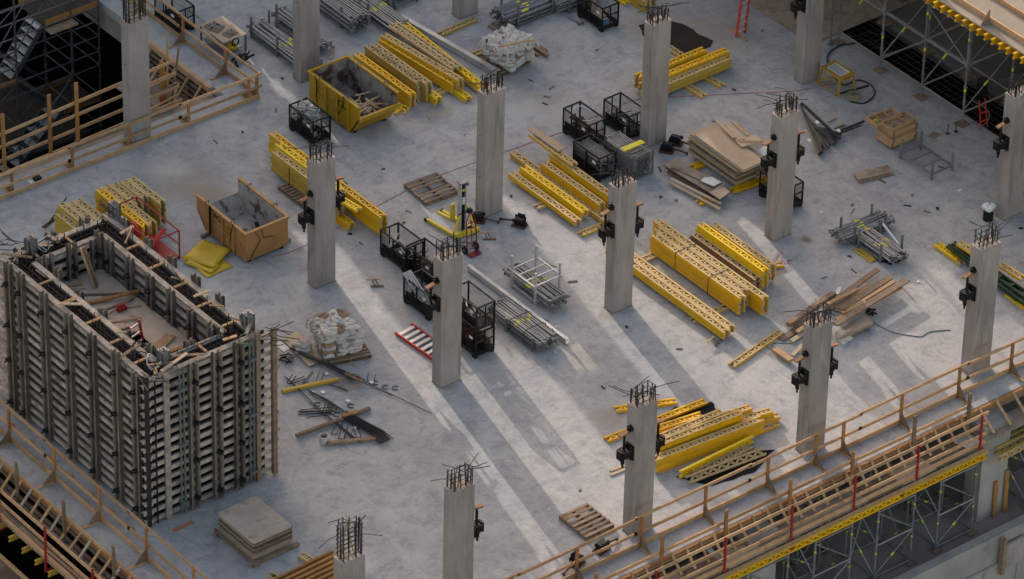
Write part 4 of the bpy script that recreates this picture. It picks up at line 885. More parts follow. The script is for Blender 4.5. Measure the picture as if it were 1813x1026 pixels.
def bundle(where, group, p, yaw, L, nx, nz, r=.03, m=M_gst, jit=.08, pitch=None, band=0, name='steel_prop', cat='prop', mess=0., z0=0.):
    """props lying side by side: p = centre of the bundle's bottom"""
    pt = pitch or r*2.5; d = Vector((cos(yaw), sin(yaw), 0)); n = Vector((-sin(yaw), cos(yaw), 0))
    for k in range(nz):
        for i in range(nx):
            c = Vector(p)+n*((i-(nx-1)/2)*pt+(pt/2*(k % 2) if mess else 0)+rnd.uniform(-mess, mess)*r)+Vector((0, 0, z0+r*1.2+k*pt*.92))+d*rnd.uniform(-jit, jit)
            if k < nz-1 and 0 < i < nx-1:
                INNER.tube(c-d*L/2, c+d*L/2, r, 6); continue
            o = inst(tube_mesh(L, r, m), name, c, (0, rnd.uniform(-.02, .02)*mess, yaw+rnd.uniform(-.05, .05)*mess), 'galvanised prop lying in the '+where, cat, group)
            if band and k == nz-1 and i % 2 == 0:
                b = MB().tube((-.12+rnd.uniform(-.1, .1), 0, 0), (rnd.uniform(0, .12), 0, 0), r*1.08, 7).build('yellow_tape', M_mark, o)
bundle('crate packed with stacked tubes', 'props in the packed crate', L6+Vector((CW/2, CL/2, 0)), pi/2, 1.12, 8, 9, .026, M_gst2, .02, .072, z0=.13)
p = g(1124, 281, .8); bundle('tall tube stack with the yellow band beside the packed crate', 'props in the tall stack by the packed crate', (p.x+.33, p.y+.75, 0), pi/2, 1.35, 8, 9, .027, M_gst, .03, .08, z0=.08)
t = thing('stillage', 'galvanised rack holding the tall tube stack beside the packed crate', 'rack', (p.x-.04, p.y, 0)); MB().bb(0, 0, 0, .05, .05, .9).build('post', M_gst2, t); MB().bb(.72, 0, 0, .77, .05, .9).build('post', M_gst2, t); MB().bb(0, 1.3, 0, .05, 1.35, .9).build('post', M_gst2, t); MB().bb(.72, 1.3, 0, .77, 1.35, .9).build('post', M_gst2, t); MB().bb(.051, .01, .02, .719, .04, .06).bb(.051, 1.31, .02, .719, 1.34, .06).bb(.051, .2, .84, .719, .24, .87).build('crossbars', M_gst2, t)
MB().bb(.0, .42, .83, .77, .62, .845).build('yellow_band', M_mark, t)
_, L7 = cage(718, 441, .86, 'black mesh crate with long rails, farthest left of the crate row'); junk('pale rail lying in the farthest left crate of the row', L7, 9, CW, CL, .4, M_alu, .022, 1.1, 6, group='rails in the farthest left crate')
_, L8 = cage(765, 476, .72, 'black mesh crate of rusty clamps, second in the crate row'); junk('small rusty clamp heaped in the second crate of the row', L8, 34, CW, CL, .5, M_wood, .022, .3, 7, 'clamp_piece', 'small clamps in the second crate', 'tube')
_, L9 = cage(760, 525, .86, 'black mesh crate with planks and pale rails leaning out, beside the red ladder column')
for k in range(4): board('pale slotted rail leaning out of the crate beside the red ladder column', L9+Vector((.15+.07*k, .45-.05*k, .2)), L9+Vector((-.02+.07*k, 1.15, 1.02)), .05, .035, M_alu, 'slotted_rail', 'rail', 'rails leaning out of the crate')
for k in range(5): board('short pine plank in the crate beside the red ladder column', L9+Vector((.12+.08*k, .2, .16)), L9+Vector((.10+.08*k, 1.0, .18+.03*(k % 2))), .07, .03, M_pine, group='planks in the crate by the ladder')
junk('brown scrap at the back of the crate beside the red ladder column', L9+Vector((.25, .5, .1)), 8, .4, .7, .35, M_rust, .03, .4, 8, group='scrap in the crate by the ladder')
_, LA = cage(843, 592, .86, 'lower of the two stacked black mesh crates right of the column'); _, LB = cage(843, 592, .86, 'upper of the two stacked black mesh crates right of the column'); 
for o in (bpy.data.objects[-1:] if 0 else []): pass
def lift(pos, dz):
    for o in C.objects:
        if o.get('label') == pos: o.location.z += dz
lift('upper of the two stacked black mesh crates right of the column', .865)
junk('rusty fitting heaped in the lower stacked crate', LA, 16, CW, CL, .5, M_rust, .045, .35, 9, 'fitting', 'fittings in the lower stacked crate', 'head'); junk('dull tube lying in the upper stacked crate', LB+Vector((0, 0, .865)), 10, CW, CL, .3, M_gst2, .02, 1.0, 10, group='tubes in the upper stacked crate')
_, LC = cage(1393, 335, .86, 'rusty black mesh crate half hidden behind the column by the plywood stack'); junk('steel piece in the crate behind the plywood stack column', LC, 12, CW, CL, .5, M_gst2, .025, .7, 11, group='steel in the crate by the plywood stack')

# ---- racks of props
def rack(label, x0, y0, x1, y1, h, fz=.12, m=M_gst2, cat='rack', group='galvanised racks', mid=False):
    t = thing('stillage', label, cat, (x0, y0, 0), 0, group); w_, l_ = x1-x0, y1-y0
    for x in (0, w_):
        for y in (0, l_): MB().bb(x-.028, y-.028, 0, x+.028, y+.028, h).tube((x, y, h), (x, y, h+.03), .035, 6).build('post', m, t)
    for y in (0, l_): MB().bb(.03, y-.02, fz-.05, w_-.03, y+.02, fz).build('end_rail', m, t)
    for x in (0, w_): MB().bb(x-.02, .03, fz-.05, x+.02, l_-.03, fz).build('side_rail', m, t)
    if mid:
        for k in (1, 2): MB().bb(.021, l_*k/3-.02, fz-.045, w_-.021, l_*k/3+.02, fz-.005).build('crossbar', m, t)
    return t
def rackpx(label, a, b, c, h, z=0., **k):
    """a = nearest foot, b = foot along +y, c = foot along +x, in photo pixels"""
    A, B, D = g(*a, z), g(*b, z), g(*c, z); return rack(label, A.x, A.y, max(D.x, A.x+.4), max(B.y, A.y+.6), h, **k), A, Vector((max(D.x, A.x+.4), max(B.y, A.y+.6), 0))
def rb(label, where, group, a, b, c, h, along, L, nx, nz, r=.03, m=M_gst, band=0, mess=.6, off=(0, 0)):
    t, A, B = rackpx(label, a, b, c, h); M_ = (A+B)/2
    bundle(where, group, (M_.x+off[0], M_.y+off[1], 0), pi/2 if along == 'y' else 0, L, nx, nz, r, m, .12, None, band, mess=mess, z0=.13); return t
rb('galvanised rack of long props right of the pit guard rail', 'rack right of the pit guard rail', 'props in the rack right of the pit rail', (491, 101), (442, 68), (522, 88), .7, 'y', 2.9, 8, 3, .032, band=1, off=(0, -.6))
rb('galvanised rack of props half hidden behind the top left column', 'rack behind the top left column', 'props in the rack behind the top left column', (526, 75), (486, 50), (560, 62), .8, 'y', 2.4, 6, 3, .03, off=(0, -.3))
rb('tall full rack of props right of the top left column', 'tall full rack at the top edge', 'props in the tall full rack', (604, 50), (560, 20), (634, 36), .72, 'y', 2.3, 9, 6, .034, mess=.3)
rb('rack of props with yellow tape at the top edge', 'rack with yellow tape at the top edge', 'props in the taped top rack', (652, 38), (612, 10), (690, 22), .62, 'y', 2.4, 9, 3, .03, band=1, off=(0, -.5))
rb('dark rack of dull props at the top edge left of the column foot', 'dark rack left of the top column foot', 'props in the dark top rack', (700, 18), (660, -8), (738, 3), .6, 'x', 1.8, 9, 4, .03, M_gst2, off=(.1, 0))
rb('open rack of props with yellow tape above the white sacks', 'rack above the white sacks', 'props in the rack above the sacks', (917, 49), (888, 28), (976, 22), .75, 'x', 1.75, 9, 4, .034, band=1, off=(-.15, 0))
rb('rack of props left of the top edge crate', 'rack left of the top edge crate', 'props in the rack by the top edge crate', (1008, 25), (978, 5), (1050, 8), .7, 'x', 1.5, 8, 4, .034)
z = Z(1333, 300, 3.017)
rb('upper of the two racks of props in the right half, tubes pointing right', 'upper right hand rack', 'props in the upper right rack', z(540, 408), z(472, 362), z(705, 335), .62, 'x', 1.75, 10, 3, .026, M_gst, 1, .9, (.0, .05))
rb('lower of the two racks of props in the right half, with blue sheet beneath', 'lower right hand rack', 'props in the lower right rack', z(680, 500), z(572, 415), z(778, 440), .62, 'y', 1.6, 10, 3, .024, M_gst, 1, .9)
board('black and white striped tube lying between the two right hand racks', g(1563, 397, .3), g(1590, 432, .1), .05, .05, M_white)
sheet('dark blue sheet under the lower right hand rack', [(1545, 458), (1575, 470), (1604, 460), (1596, 448)], M_blue)
for k in range(3): board('%s short yellow board beside the lower right hand rack' % ('left', 'middle', 'right')[k], g(1512+k*6, 443-k*2, .02+.02*k), g(1543+k*3, 465-k*2, .02), .07, .035, M_yelw)
t, A, B = rackpx('empty galvanised rack standing right of the wooden crate', (1649.5, 318), (1593, 282), (1683, 301), .62, fz=.2, mid=True, m=M_gst)
# rack with a second rack frame on top (centre)
z = Z(640, 380, 3.663)
t, A, B = rackpx('rack of props with raised frame, left of the centre right column', z(1125, 588), z(963, 478), z(1255, 500), 1.05, fz=.14, m=M_alu)
B.x = max(B.x, A.x+.75)
q3 = thing('welded_grid', 'pale welded frame resting high on the centre prop rack', 'frame', (A.x, A.y, .62)); dx, dy = B.x-A.x, B.y-A.y
MB().bb(-.07, -.05, 0, -.03, dy+.05, .04).bb(dx+.03, -.05, 0, dx+.07, dy+.05, .04).build('long_bar', M_alu, q3); 
for k in range(4): y = dy*k/3; MB().bb(-.029, y-.02, 0, dx+.029, y+.02, .035).build('cross_bar', M_alu, q3)
bundle('rack left of the centre right column', 'props in the centre rack', ((A.x+B.x)/2-.02, (A.y+B.y)/2-.1, 0), pi/2, 2.0, 9, 4, .028, M_gst, .1, None, 1, mess=.8, z0=.14)
t, A, B = rackpx('galvanised rack of strapped props right of the stacked crates', (942, 622), (893, 588), (963, 596), .42, fz=.1)
cx = g(918, 582, .25); bundle('rack right of the stacked crates', 'props in the strapped rack', ((A.x+.36), (A.y+.85), 0), pi/2, 2.2, 9, 5, .028, M_gst, .1, None, 1, mess=.6, z0=.1)
for k, y in enumerate((.35, 1.0)): t = thing('strap', ('nearer', 'farther')[k]+' black strap round the props right of the stacked crates', 'strap', (A.x-.02, A.y+y, .1), 0, 'black straps'); MB().path([(0, 0, 0), (.0, 0, .34), (.08, 0, .40), (.68, 0, .40), (.76, 0, .34), (.76, 0, 0)], .012, 5).build('webbing', M_blk, t)
a, b = g(827, 474, .12), g(1002, 606, .12); t = thing('steel_channel', 'long pale steel channel lying beside the strapped props', 'beam', a); d = b-a; MB().beam((0, 0, 0), d, .012, .16).beam((.05, 0, .075), d+Vector((.05, 0, .075)), .1, .012).beam((.05, 0, -.075), d+Vector((.05, 0, -.075)), .1, .012).build('channel', M_alu, t)
a, b = g(706, 32, .12), g(880, 131, .12); t = thing('steel_channel', 'long grey steel beam lying right of the fanned girders', 'beam', a); d = b-a; MB().beam((0, 0, 0), d, .012, .16).beam((.05, 0, .085), d+Vector((.05, 0, .085)), .16, .014).beam((.05, 0, -.085), d+Vector((.05, 0, -.085)), .16, .014).build('beam', M_alu, t)

tag(INNER.build('inner_props', M_gst), 'galvanised props packed inside the racks under the visible ones', 'props', kind='stuff')
# ---- skips
def skip(label, x0, y0, x1, y1, h, m, chute, lining=None):
    """steel skip, chute = 'near' / 'far': the long-axis end that slopes out (axis y)"""
    LN = lining or M_skin; t = thing('skip', label, 'skip', (x0, y0, .1)); w_, l_ = x1-x0, y1-y0; th = .03; s = .5
    if chute == 'near': prof = [(.38, 0), (l_, 0), (l_, h), (0, h), (0, .62*h)]; 
    else: prof = [(0, 0), (l_-.42, 0), (l_, h*.55), (l_, h*1.05), (0, h)]
    for nm, x in (('left_wall', 0), ('right_wall', w_-th)):
        n = len(prof); mb = MB(); mb.raw([(x, a, b) for a, b in prof]+[(x+th, a, b) for a, b in prof], [tuple(range(n)), tuple(range(2*n-1, n-1, -1))]+[(i, i+n, (i+1) % n+n, (i+1) % n) for i in range(n)]); o = mb.build('side_wall', m, t)
        out = -1 if x == 0 else 1; xx = x if x == 0 else x+th
        rbm = None
        for y in ([.45, .95, 1.5] if l_ < 2 else [.5, 1.05, 1.6, 2.1]):
            if y < l_-.06 and (chute == 'near' or y < l_-.3): MB().box((xx+out*.03, y, h/2), (.06, .07, h-.02)).build('rib', m, t)
        MB().box((xx+out*.022, l_/2+(.15 if chute == 'near' else -.12), h*.5), (.044, l_-.62, .055)).build('long_rib', m, t)
        # caked lining seen inside
        q = [(a, b) for a, b in prof]; k = MB(); xi = x+th+.004 if x == 0 else x-.004; k.raw([(xi, min(max(a, .02), l_-.02), b*.985+.005) for a, b in q], [tuple(range(n)) if x == 0 else tuple(range(n))[::-1]]); k.build('caked_lining', LN, t)
    rim = MB()
    rim.bb(-.05, 0, h, .05, l_, h+.05).bb(w_-.05, 0, h, w_+.05, l_, h+.05) if chute == 'near' else rim.beam((0, 0, h+.02), (0, l_, h*1.05+.02), .09, .05).beam((w_, 0, h+.02), (w_, l_, h*1.05+.02), .09, .05)
    if chute == 'near': rim.bb(-.05, l_, h, w_+.05, l_+.07, h+.05)
    else: rim.bb(-.05, -.08, h-.005, w_+.05, -.0, h+.05)
    rim.build('rim', m, t)
    MB().bb(th+.01, .4 if chute == 'near' else 0, 0, w_-th-.01, l_ if chute == 'near' else l_-.42, .03).build('floor', LN, t)
    if chute == 'near':
        MB().bb(0, l_, 0, w_, l_+th, h).build('end_wall', m, t); MB().bb(.03, l_-.008, .02, w_-.03, l_-.003, h).build('caked_lining', LN, t)
        mb = MB(); e = [(.38, 0), (0, .62*h)]; mb.raw([(0, .38, 0), (w_, .38, 0), (w_, -.0, .62*h), (0, -.0, .62*h), (0, .41, .02), (w_, .41, .02), (w_, .03, .64*h), (0, .03, .64*h)], [(0, 1, 2, 3), (7, 6, 5, 4), (0, 3, 7, 4), (1, 5, 6, 2), (2, 6, 7, 3), (0, 4, 5, 1)]); mb.build('sloping_end', m, t)
        MB().bb(-.03, -.09, .58*h, w_+.03, -.004, .70*h).build('sill', m, t)
    else:
        MB().bb(0, -th, 0, w_, 0, h).build('end_wall', m, t); MB().bb(.03, .003, .02, w_-.03, .008, h).build('caked_lining', LN, t)
        mb = MB(); mb.raw([(0, l_-.42, 0), (w_, l_-.42, 0), (w_, l_, h*.55), (0, l_, h*.55), (0, l_-.45, .02), (w_, l_-.45, .02), (w_, l_-.03, h*.57), (0, l_-.03, h*.57)], [(3, 2, 1, 0), (4, 5, 6, 7), (4, 7, 3, 0), (2, 6, 5, 1), (3, 7, 6, 2), (1, 5, 4, 0)]); mb.build('sloping_end', LN, t)
    for x in (.12, w_-.22): MB().bb(x, .42 if chute == 'near' else .02, -.1, x+.1, l_ if chute == 'near' else l_-.45, -.002).build('skid', M_blk, t)
    for x in (0, w_):
        for y in ((l_*.25, l_*.78)): MB().path([(x-.05, y, h+.05), (x-.05, y, h+.13), (x+.05, y, h+.13), (x+.05, y, h+.05)], .018, 6).build('lifting_eye', M_gst2, t)
    return t
def lettering(parent, txt, size, loc, rot, m, name='lettering'):
    c = bpy.data.curves.new(name, 'FONT'); c.body = txt; c.size = size; c.extrude = .003; c.align_x = 'CENTER'; c.materials.append(m)
    o = bpy.data.objects.new('tmp', c); C.objects.link(o); dg = bpy.context.evaluated_depsgraph_get(); me = bpy.data.meshes.new_from_object(o.evaluated_get(dg)); bpy.data.objects.remove(o)
    me.materials.clear(); me.materials.append(m)
    q = bpy.data.objects.new(name, me); C.objects.link(q); q.parent = parent; q.location = loc; q.rotation_euler = rot; return q
# yellow skip: near bottom corner at the sloping end
a = g(617, 234); b = g(548, 128, 1.1); xr = g(705, 182, .8)
SK1 = skip('yellow steel skip with broken wood inside, beside the black crate of scrap', 5.52, -3.60, 6.94, -1.15, 1.0, M_box, 'near')
lettering(SK1, 'PCL', .30, (-.012, .93, .64), (pi/2, 0, -pi/2), M_blk); lettering(SK1, '4070 BLN', .14, (-.012, 1.83, .72), (pi/2, 0, -pi/2), M_box2, 'faded_lettering')
MB().path([(-.05, 2.1, 1.1), (-.06, 2.0, .8), (-.06, 2.05, .4)], .014, 5).build('chain', M_blk, SK1); MB().path([(-.05, .7, 1.1), (-.06, .75, .7), (-.06, .95, .35)], .014, 5).build('chain', M_blk, SK1)
q = random.Random(11)
for i in range(46):
    c = Vector((5.52+q.uniform(.3, 1.15), -3.60+q.uniform(.45, 1.25), .30+.3*i/46)); aa = q.uniform(0, pi); d = Vector((cos(aa)*.3, sin(aa)*.3, q.uniform(-.06, .1)))*q.uniform(.5, 1)
    o = MB().beam(-d, d, q.uniform(.04, .08), .02).build('wood_offcut', q.choice((M_pine, M_ply, M_ply))); o.location = c; tag(o, 'broken wood offcut lying in the yellow skip', 'offcut', 'wood offcuts in the yellow skip')
# orange skip: far end slopes
SK2 = skip('faded orange skip with caked concrete inside, beside the folded yellow tarpaulin', -.85, -6.78, .62, -4.43, .92, M_box2, 'far', lining=M_skin2)
lettering(SK2, 'PCL', .24, (-.012, 1.30, .66), (pi/2, 0, -pi/2), M_blk); lettering(SK2, '4070', .12, (-.012, .8, .66), (pi/2, 0, -pi/2), M_box, 'faded_lettering'); lettering(SK2, '190', .12, (-.012, .8, .5), (pi/2, 0, -pi/2), M_box, 'faded_lettering')
MB().path([(.3, -.05, .92), (.5, -.06, .55), (.15, -.06, .05)], .012, 5).build('sling', M_rust, SK2); MB().path([(.55, -.05, .92), (.6, -.06, .6), (.95, -.06, .5)], .012, 5).build('sling', M_rust, SK2)
MB().path([(-.05, .5, 1.0), (-.07, .6, .6), (-.07, .62, .3)], .014, 5).build('chain', M_blk, SK2); MB().bb(-.1, 1.55, .1, -.062, 1.62, 1.05).build('strap', M_blk, SK2)
board('timber sleeper sticking out right under the orange skip', (-.6, -6.55, .05), (.85, -6.6, .05), .09, .09, M_wood); board('timber sleeper sticking out left under the orange skip', (-1.1, -5.0, .05), (.5, -5.0, .05), .09, .09, M_wood)
q = random.Random(12)
for i in range(14):
    c = Vector((-.8+q.uniform(.3, 1.1), -6.78+q.uniform(.3, 1.3), .18+.1*i/14)); aa = q.uniform(0, pi); d = Vector((cos(aa)*.25, sin(aa)*.25, 0))
    o = MB().beam(-d, d, .12, .05).build('rubble_piece', q.choice((M_skin, M_blk, M_conc2))); o.location = c; tag(o, 'dark rubble piece lying in the orange skip', 'rubble', 'rubble in the orange skip')

# ---- pallets
def pallet(label, x0, y0, z0=0., rz=0., wd=.95, ln=1.16, missing=(), n=8, m=M_wood, along='x'):
    """slats run along local x, stringers along y"""
    t = thing('pallet', label, 'pallet', (x0, y0, z0), rz)
    for x in (0, wd/2-.02, wd-.04): MB().bb(x, 0, .02, x+.04, ln, .105).build('stringer', m, t)
    for k in range(n):
        y = (ln-.09)*k/(n-1)
        if k in missing: continue
        MB().bb(-.005, y, .106, wd+.005, y+.085+rnd.uniform(-.01, .01), .126+rnd.uniform(0, .004)).build('slat', m, t)
    for k in range(3): y = (ln-.1)*k/2; MB().bb(0, y, 0, wd, y+.1, .019).build('bottom_slat', m, t)
    return t
p = g(1038, 953, .1); pallet('weathered wooden pallet lying alone near the lower guard rail', p.x, p.y, m=M_wood, n=7)
p = g(748, 363, .1); pallet('broken pallet with missing slats beside the yellow lift', p.x+.12, p.y, rz=-.06, wd=1.15, ln=1.15, missing=(3,), n=7)
p = g(540, 362, .1); pallet('narrow pallet poking out under the long girder stack left of centre', p.x-.1, p.y-.1, wd=.5, ln=1.3, n=9)
# plywood stack bottom left
z = Z(0, 640, 2.657)
A = g(*z(1195, 950), .1); B = g(*z(1032, 805), .1); D = g(*z(1355, 890), .1)
x0, y0, x1, y1 = A.x, A.y, A.x+1.32, A.y+1.72
def plystack(where, group, x0, y0, x1, y1, z0, n, th, m, jit=.03, gap=.0):
    for k in range(n):
        j = [rnd.uniform(-jit, jit) for _ in range(2)]; a = rnd.uniform(-.012, .012); mm = rnd.choice(m) if k < n-1 else M_plytop
        c = .05; X, Y = (x1-x0)/2, (y1-y0)/2; mb = MB().prism([(-X+c, -Y), (X-c, -Y), (X, -Y+c), (X, Y-c), (X-c, Y), (-X+c, Y), (-X, Y-c), (-X, -Y+c)], 0, th-.003)
        o = mb.build('plywood_sheet', mm); o.location = ((x0+x1)/2+j[0], (y0+y1)/2+j[1], z0+k*(th+gap)); o.rotation_euler = (0, 0, a); tag(o, 'plywood sheet, %s in the %s' % ('topmost' if k == n-1 else ORT[n-1-k]+' down', where), 'plywood', group)
plystack('stack by the lower left of the deck', 'plywood sheets in the lower left stack', x0+.03, y0+.05, x1-.03, y1-.05, .14, 12, .047, (M_plyold, M_plydark, M_plyold), .02)
for k, yy in enumerate((y0-.03, y1-.14)): board(('near', 'far')[k]+' bearer under the lower left plywood stack', (x0-.12, yy+.05, .07), (x1+.12, yy+.05, .07), .1, .09, M_wood)
board('side bearer under the lower left plywood stack', (x0-.0, y0-.2, .115), (x0-.0, y1+.05, .115), .08, .05, M_wood)
# ---- big panel stack and loose plywood near the right column
z = Z(1160, 180, 4.275)
A = g(*z(610, 640), .12); 
X0, Y0 = A.x, A.y; LX, LY = .62*1.55, 2.15
for k in range(8):
    j = rnd.uniform(-.03, .03); zz = .12+k*.085; t = thing('panel_form', 'worn formwork panel, %s in the panel stack left of the column' % ORT[7-k].replace('top', 'topmost'), 'formwork panel', (X0+j, Y0+rnd.uniform(-.03, .03), zz), 0, 'panels in the panel stack')
    MB().bb(0, 0, .05, LX, LY, .075).build('face_sheet', M_ply if k > 4 else M_wood, t); fr = MB().bb(0, 0, 0, .05, LY, .048).bb(LX-.05, 0, 0, LX, LY, .048).bb(.052, 0, 0, LX-.052, .05, .048).bb(.052, LY-.05, 0, LX-.052, LY, .048); fr.build('frame', (M_tan, M_waler, M_wood)[k % 3], t)
zt = .12+8*.085
def slab(label, pts, zb, th, m, name='plywood_sheet', cat='plywood', tilt=None):
    P = [g(a, b, zb+th) for a, b in pts]; c = sum(P, Vector())/len(P); mb = MB().prism([(p.x-c.x, p.y-c.y) for p in P], 0, th); o = mb.build(name, m); o.location = (c.x, c.y, zb); 
    if tilt: o.rotation_euler = tilt
    return tag(o, label, cat)
def rect(label, a, b, c, zb, th, m, **k):
    """parallelogram from three corners in photo pixels (b is the shared corner)"""
    d = (a[0]+c[0]-b[0], a[1]+c[1]-b[1]); return slab(label, [a, b, c, d], zb, th, m, **k)
rect('large pale plywood box panel on top of the panel stack', z(297, 250), z(668, 520), z(825, 450), zt+.03, .09, M_ply)
rect('smaller plywood sheet on the large pale panel', z(600, 285), z(652, 340), z(812, 300), zt+.16, .04, M_ply)
for k, (a, b) in enumerate(((z(462, 140), z(600, 275)), (z(545, 170), z(655, 290)), (z(590, 155), z(700, 255)), (z(640, 300), z(855, 300)))): board('%s loose board on the panel stack' % ('leftmost', 'second', 'third', 'crosswise')[k], g(*a, zt+.18+.01*k), g(*b, zt+.22), (.1, .2, .12, .07)[k], .03, (M_ply, M_ply, M_pine, M_pine)[k])
rect('worn white panel at the right end of the panel stack', z(760, 385), z(830, 430), z(900, 375), zt-.1, .06, M_white); rect('lower worn panel at the right end of the panel stack', z(740, 480), z(770, 560), z(880, 520), .35, .06, M_wood)
sleeper(z(150, 560), z(560, 430), 'o', 'yellow bearer girder under the near end of the panel stack') if 0 else None
a, b = g(*z(570, 690), .02), g(*z(860, 590), .02); girder(a, b, 'o', 'yellow bearer girder under the near end of the panel stack', 'girders used as bearers')
a, b = g(*z(280, 510), .02), g(*z(360, 480), .02); girder(a, b, 'o', 'yellow bearer girder under the far end of the panel stack', 'girders used as bearers')
a, b = g(*z(320, 780), .0), g(*z(430, 740), .0); girder(a, b, 'o', 'yellow bearer girder end under the two pale planks', 'girders used as bearers')
rect('large worn plywood sheet on the loose plywood pile', z(57, 480), z(430, 700), z(530, 650), .22, .025, M_plyold, tilt=(.0, .03, 0)); rect('second worn sheet low in the loose plywood pile', z(75, 500), z(480, 745), z(560, 690), .12, .025, M_plydark); rect('narrow pale sheet across the loose plywood pile', z(120, 495), z(490, 660), z(540, 620), .27, .02, M_plyold)
slab('broken white sheet on the loose plywood pile', [z(345, 600), z(440, 640), z(500, 610), z(430, 570), z(370, 575)], .32, .015, M_white); rect('pale end sheet of the loose plywood pile', z(415, 690), z(490, 740), z(568, 680), .26, .02, M_ply)
board('left of two pale planks beside the loose plywood pile', g(*z(105, 610), .12), g(*z(490, 815), .12), .1, .035, M_ply); board('right of two pale planks beside the loose plywood pile', g(*z(120, 585), .16), g(*z(500, 775), .16), .1, .03, M_ply)
for k in range(4): board('dark batten low in the loose plywood pile', g(*z(90+k*12, 530-k*4), .06), g(*z(470+k*14, 750-k*6), .06), .05, .04, M_wood, group='dark battens in the loose plywood pile')

# ---- sacks on pallets
def sack_mesh(sx, sy, sz, seed):
    q = random.Random(seed); mb = MB(); n, k = 16, 8; vs = []; ph = [q.uniform(0, 6) for _ in range(4)]
    for j in range(k+1):
        v = -pi/2+pi*j/k
        for i in range(n):
            u = 2*pi*i/n; ex = .45; cx = math.copysign(abs(cos(u))**ex, cos(u)); cy = math.copysign(abs(sin(u))**ex, sin(u)); r = abs(cos(v))**.55
            w_ = .10*sin(3*u+ph[0])+.08*sin(5*u+ph[1])+.05*q.uniform(-1, 1); vs.append((cx*r*sx/2*(1+w_), cy*r*sy/2*(1+w_), sin(v)*sz/2*(1+.3*sin(4*u+ph[2])+q.uniform(-.25, .2))+.02*sin(2*u+ph[3])))
    fs = [(j*n+i, j*n+(i+1) % n, (j+1)*n+(i+1) % n, (j+1)*n+i) for j in range(k) for i in range(n)]
    mb.raw(vs, fs); return mb
SACKS = [(sack_mesh(.46, .30, .15, s)) for s in range(5)]
SM = [[s.mesh('sack', m_, True) for s in SACKS] for m_ in (M_bag, M_bagb)]
def sackpile(where, group, cx, cy, nx, ny, nz, rz, z0=.13, brown=.1, seed=1, spill=()):
    q = random.Random(seed); R_ = Matrix.Rotation(rz, 3, 'Z')
    for k in range(nz):
        f = 1 if k < nz-2 else .82
        for i in range(nx):
            for j in range(ny):
                if 0 < i < nx-1 and 0 < j < ny-1 and k < nz-2: continue
                if k == nz-1 and q.random() < .25: continue
                o = R_@Vector(((i-(nx-1)/2)*.36*f+q.uniform(-.04, .04), (j-(ny-1)/2)*.27*f+q.uniform(-.04, .04), 0)); b = 1 if q.random() < (brown if k < nz-1 else brown*3) else 0
                inst(SM[b][q.randrange(5)], 'sack', (cx+o.x, cy+o.y, z0+.07+k*.115), (q.uniform(-.15, .15), q.uniform(-.15, .15), rz+q.choice((0, 0, pi/2))+q.uniform(-.25, .25)), ('brown' if b else 'white')+' sack on the '+where, 'sack', group)
    for x, y, zz in spill: inst(SM[0][q.randrange(5)], 'sack', (x, y, zz), (0, 0, q.uniform(0, 3)), 'white sack slumped off the '+where, 'sack', group)
p = g(600, 622); pallet('pallet under the torn white sacks left of the red ladder', p.x-.62, p.y-.45, rz=-.3, wd=1.2, ln=1.1)
sackpile('torn sack pallet left of the red ladder', 'sacks on the centre left pallet', p.x+.02, p.y+.12, 3, 4, 7, -.3, brown=.13, seed=3, spill=[(p.x-.85, p.y+.55, .1), (p.x-.75, p.y+.75, .1), (p.x-.8, p.y+.6, .22)])
p = g(903, 115); pallet('pallet under the white sacks near the top', p.x-.55, p.y-.4, rz=.12, wd=1.15, ln=1.1)
sackpile('sack pallet near the top edge', 'sacks on the upper pallet', p.x+.05, p.y+.15, 3, 4, 7, .12, brown=.02, seed=4)
t = thing('plastic_wrap', 'crumpled clear white plastic over the upper sack pallet', 'plastic wrap', (p.x+.05, p.y+.18, .93), .1)
mb = MB(); q = random.Random(9); n = 9; vs = [((i/(n-1)-.5)*.95, (j/(n-1)-.5)*.85, q.uniform(-.03, .05)-(.10 if i in (0, n-1) or j in (0, n-1) else 0)) for j in range(n) for i in range(n)]; mb.raw(vs+[(a, b, c-.01) for a, b, c in vs], [(j*n+i, j*n+i+1, (j+1)*n+i+1, (j+1)*n+i) for j in range(n-1) for i in range(n-1)]+[(81+j*n+i, 81+(j+1)*n+i, 81+(j+1)*n+i+1, 81+j*n+i+1) for j in range(n-1) for i in range(n-1)]); mb.build('sheet', M_bag, t, True)
def drape(label, cx, cy, rz, wx, wy, zt_, drop, seed, m):
    q = random.Random(seed); n = 26; mb = MB(); vs = []; ph = [q.uniform(0, 6) for _ in range(8)]
    for j in range(n):
        for i in range(n):
            u, v = (i/(n-1)-.5)*2, (j/(n-1)-.5)*2; X, Y = u*1.35, v*1.3; e = max(abs(X)-1, 0)+max(abs(Y)-1, 0)
            x = max(-1, min(1, X))*wx/2*(1+.25*e); y = max(-1, min(1, Y))*wy/2*(1+.25*e); f = .035*sin(9*u+ph[0]+3*v)+.03*sin(11*v+ph[1]-4*u)+.02*sin(17*u*v+ph[2])+q.uniform(-.02, .02)
            zz = zt_+f-(1-(1-min(abs(X), 1)**4)*(1-min(abs(Y), 1)**4))*.12-min(e, .7)*drop/.35*(.8+.3*sin(5*u+7*v+ph[3])); vs.append((x+.03*sin(23*v+ph[4])+q.uniform(-.015, .015), y+.03*sin(21*u+ph[5])+q.uniform(-.015, .015), max(zz, .1)))
    N_ = n*n; fs = [(j*n+i, j*n+i+1, (j+1)*n+i+1, (j+1)*n+i) for j in range(n-1) for i in range(n-1)]; fs = [f for f in fs if q.random() > .06]
    mb.raw(vs+[(a, b, c-.006) for a, b, c in vs], fs+[tuple(N_+i for i in f[::-1]) for f in fs]); o = mb.build('sheet', m, None); o.location = (cx, cy, 0); o.rotation_euler = (0, 0, rz); return tag(o, label, 'plastic wrap')
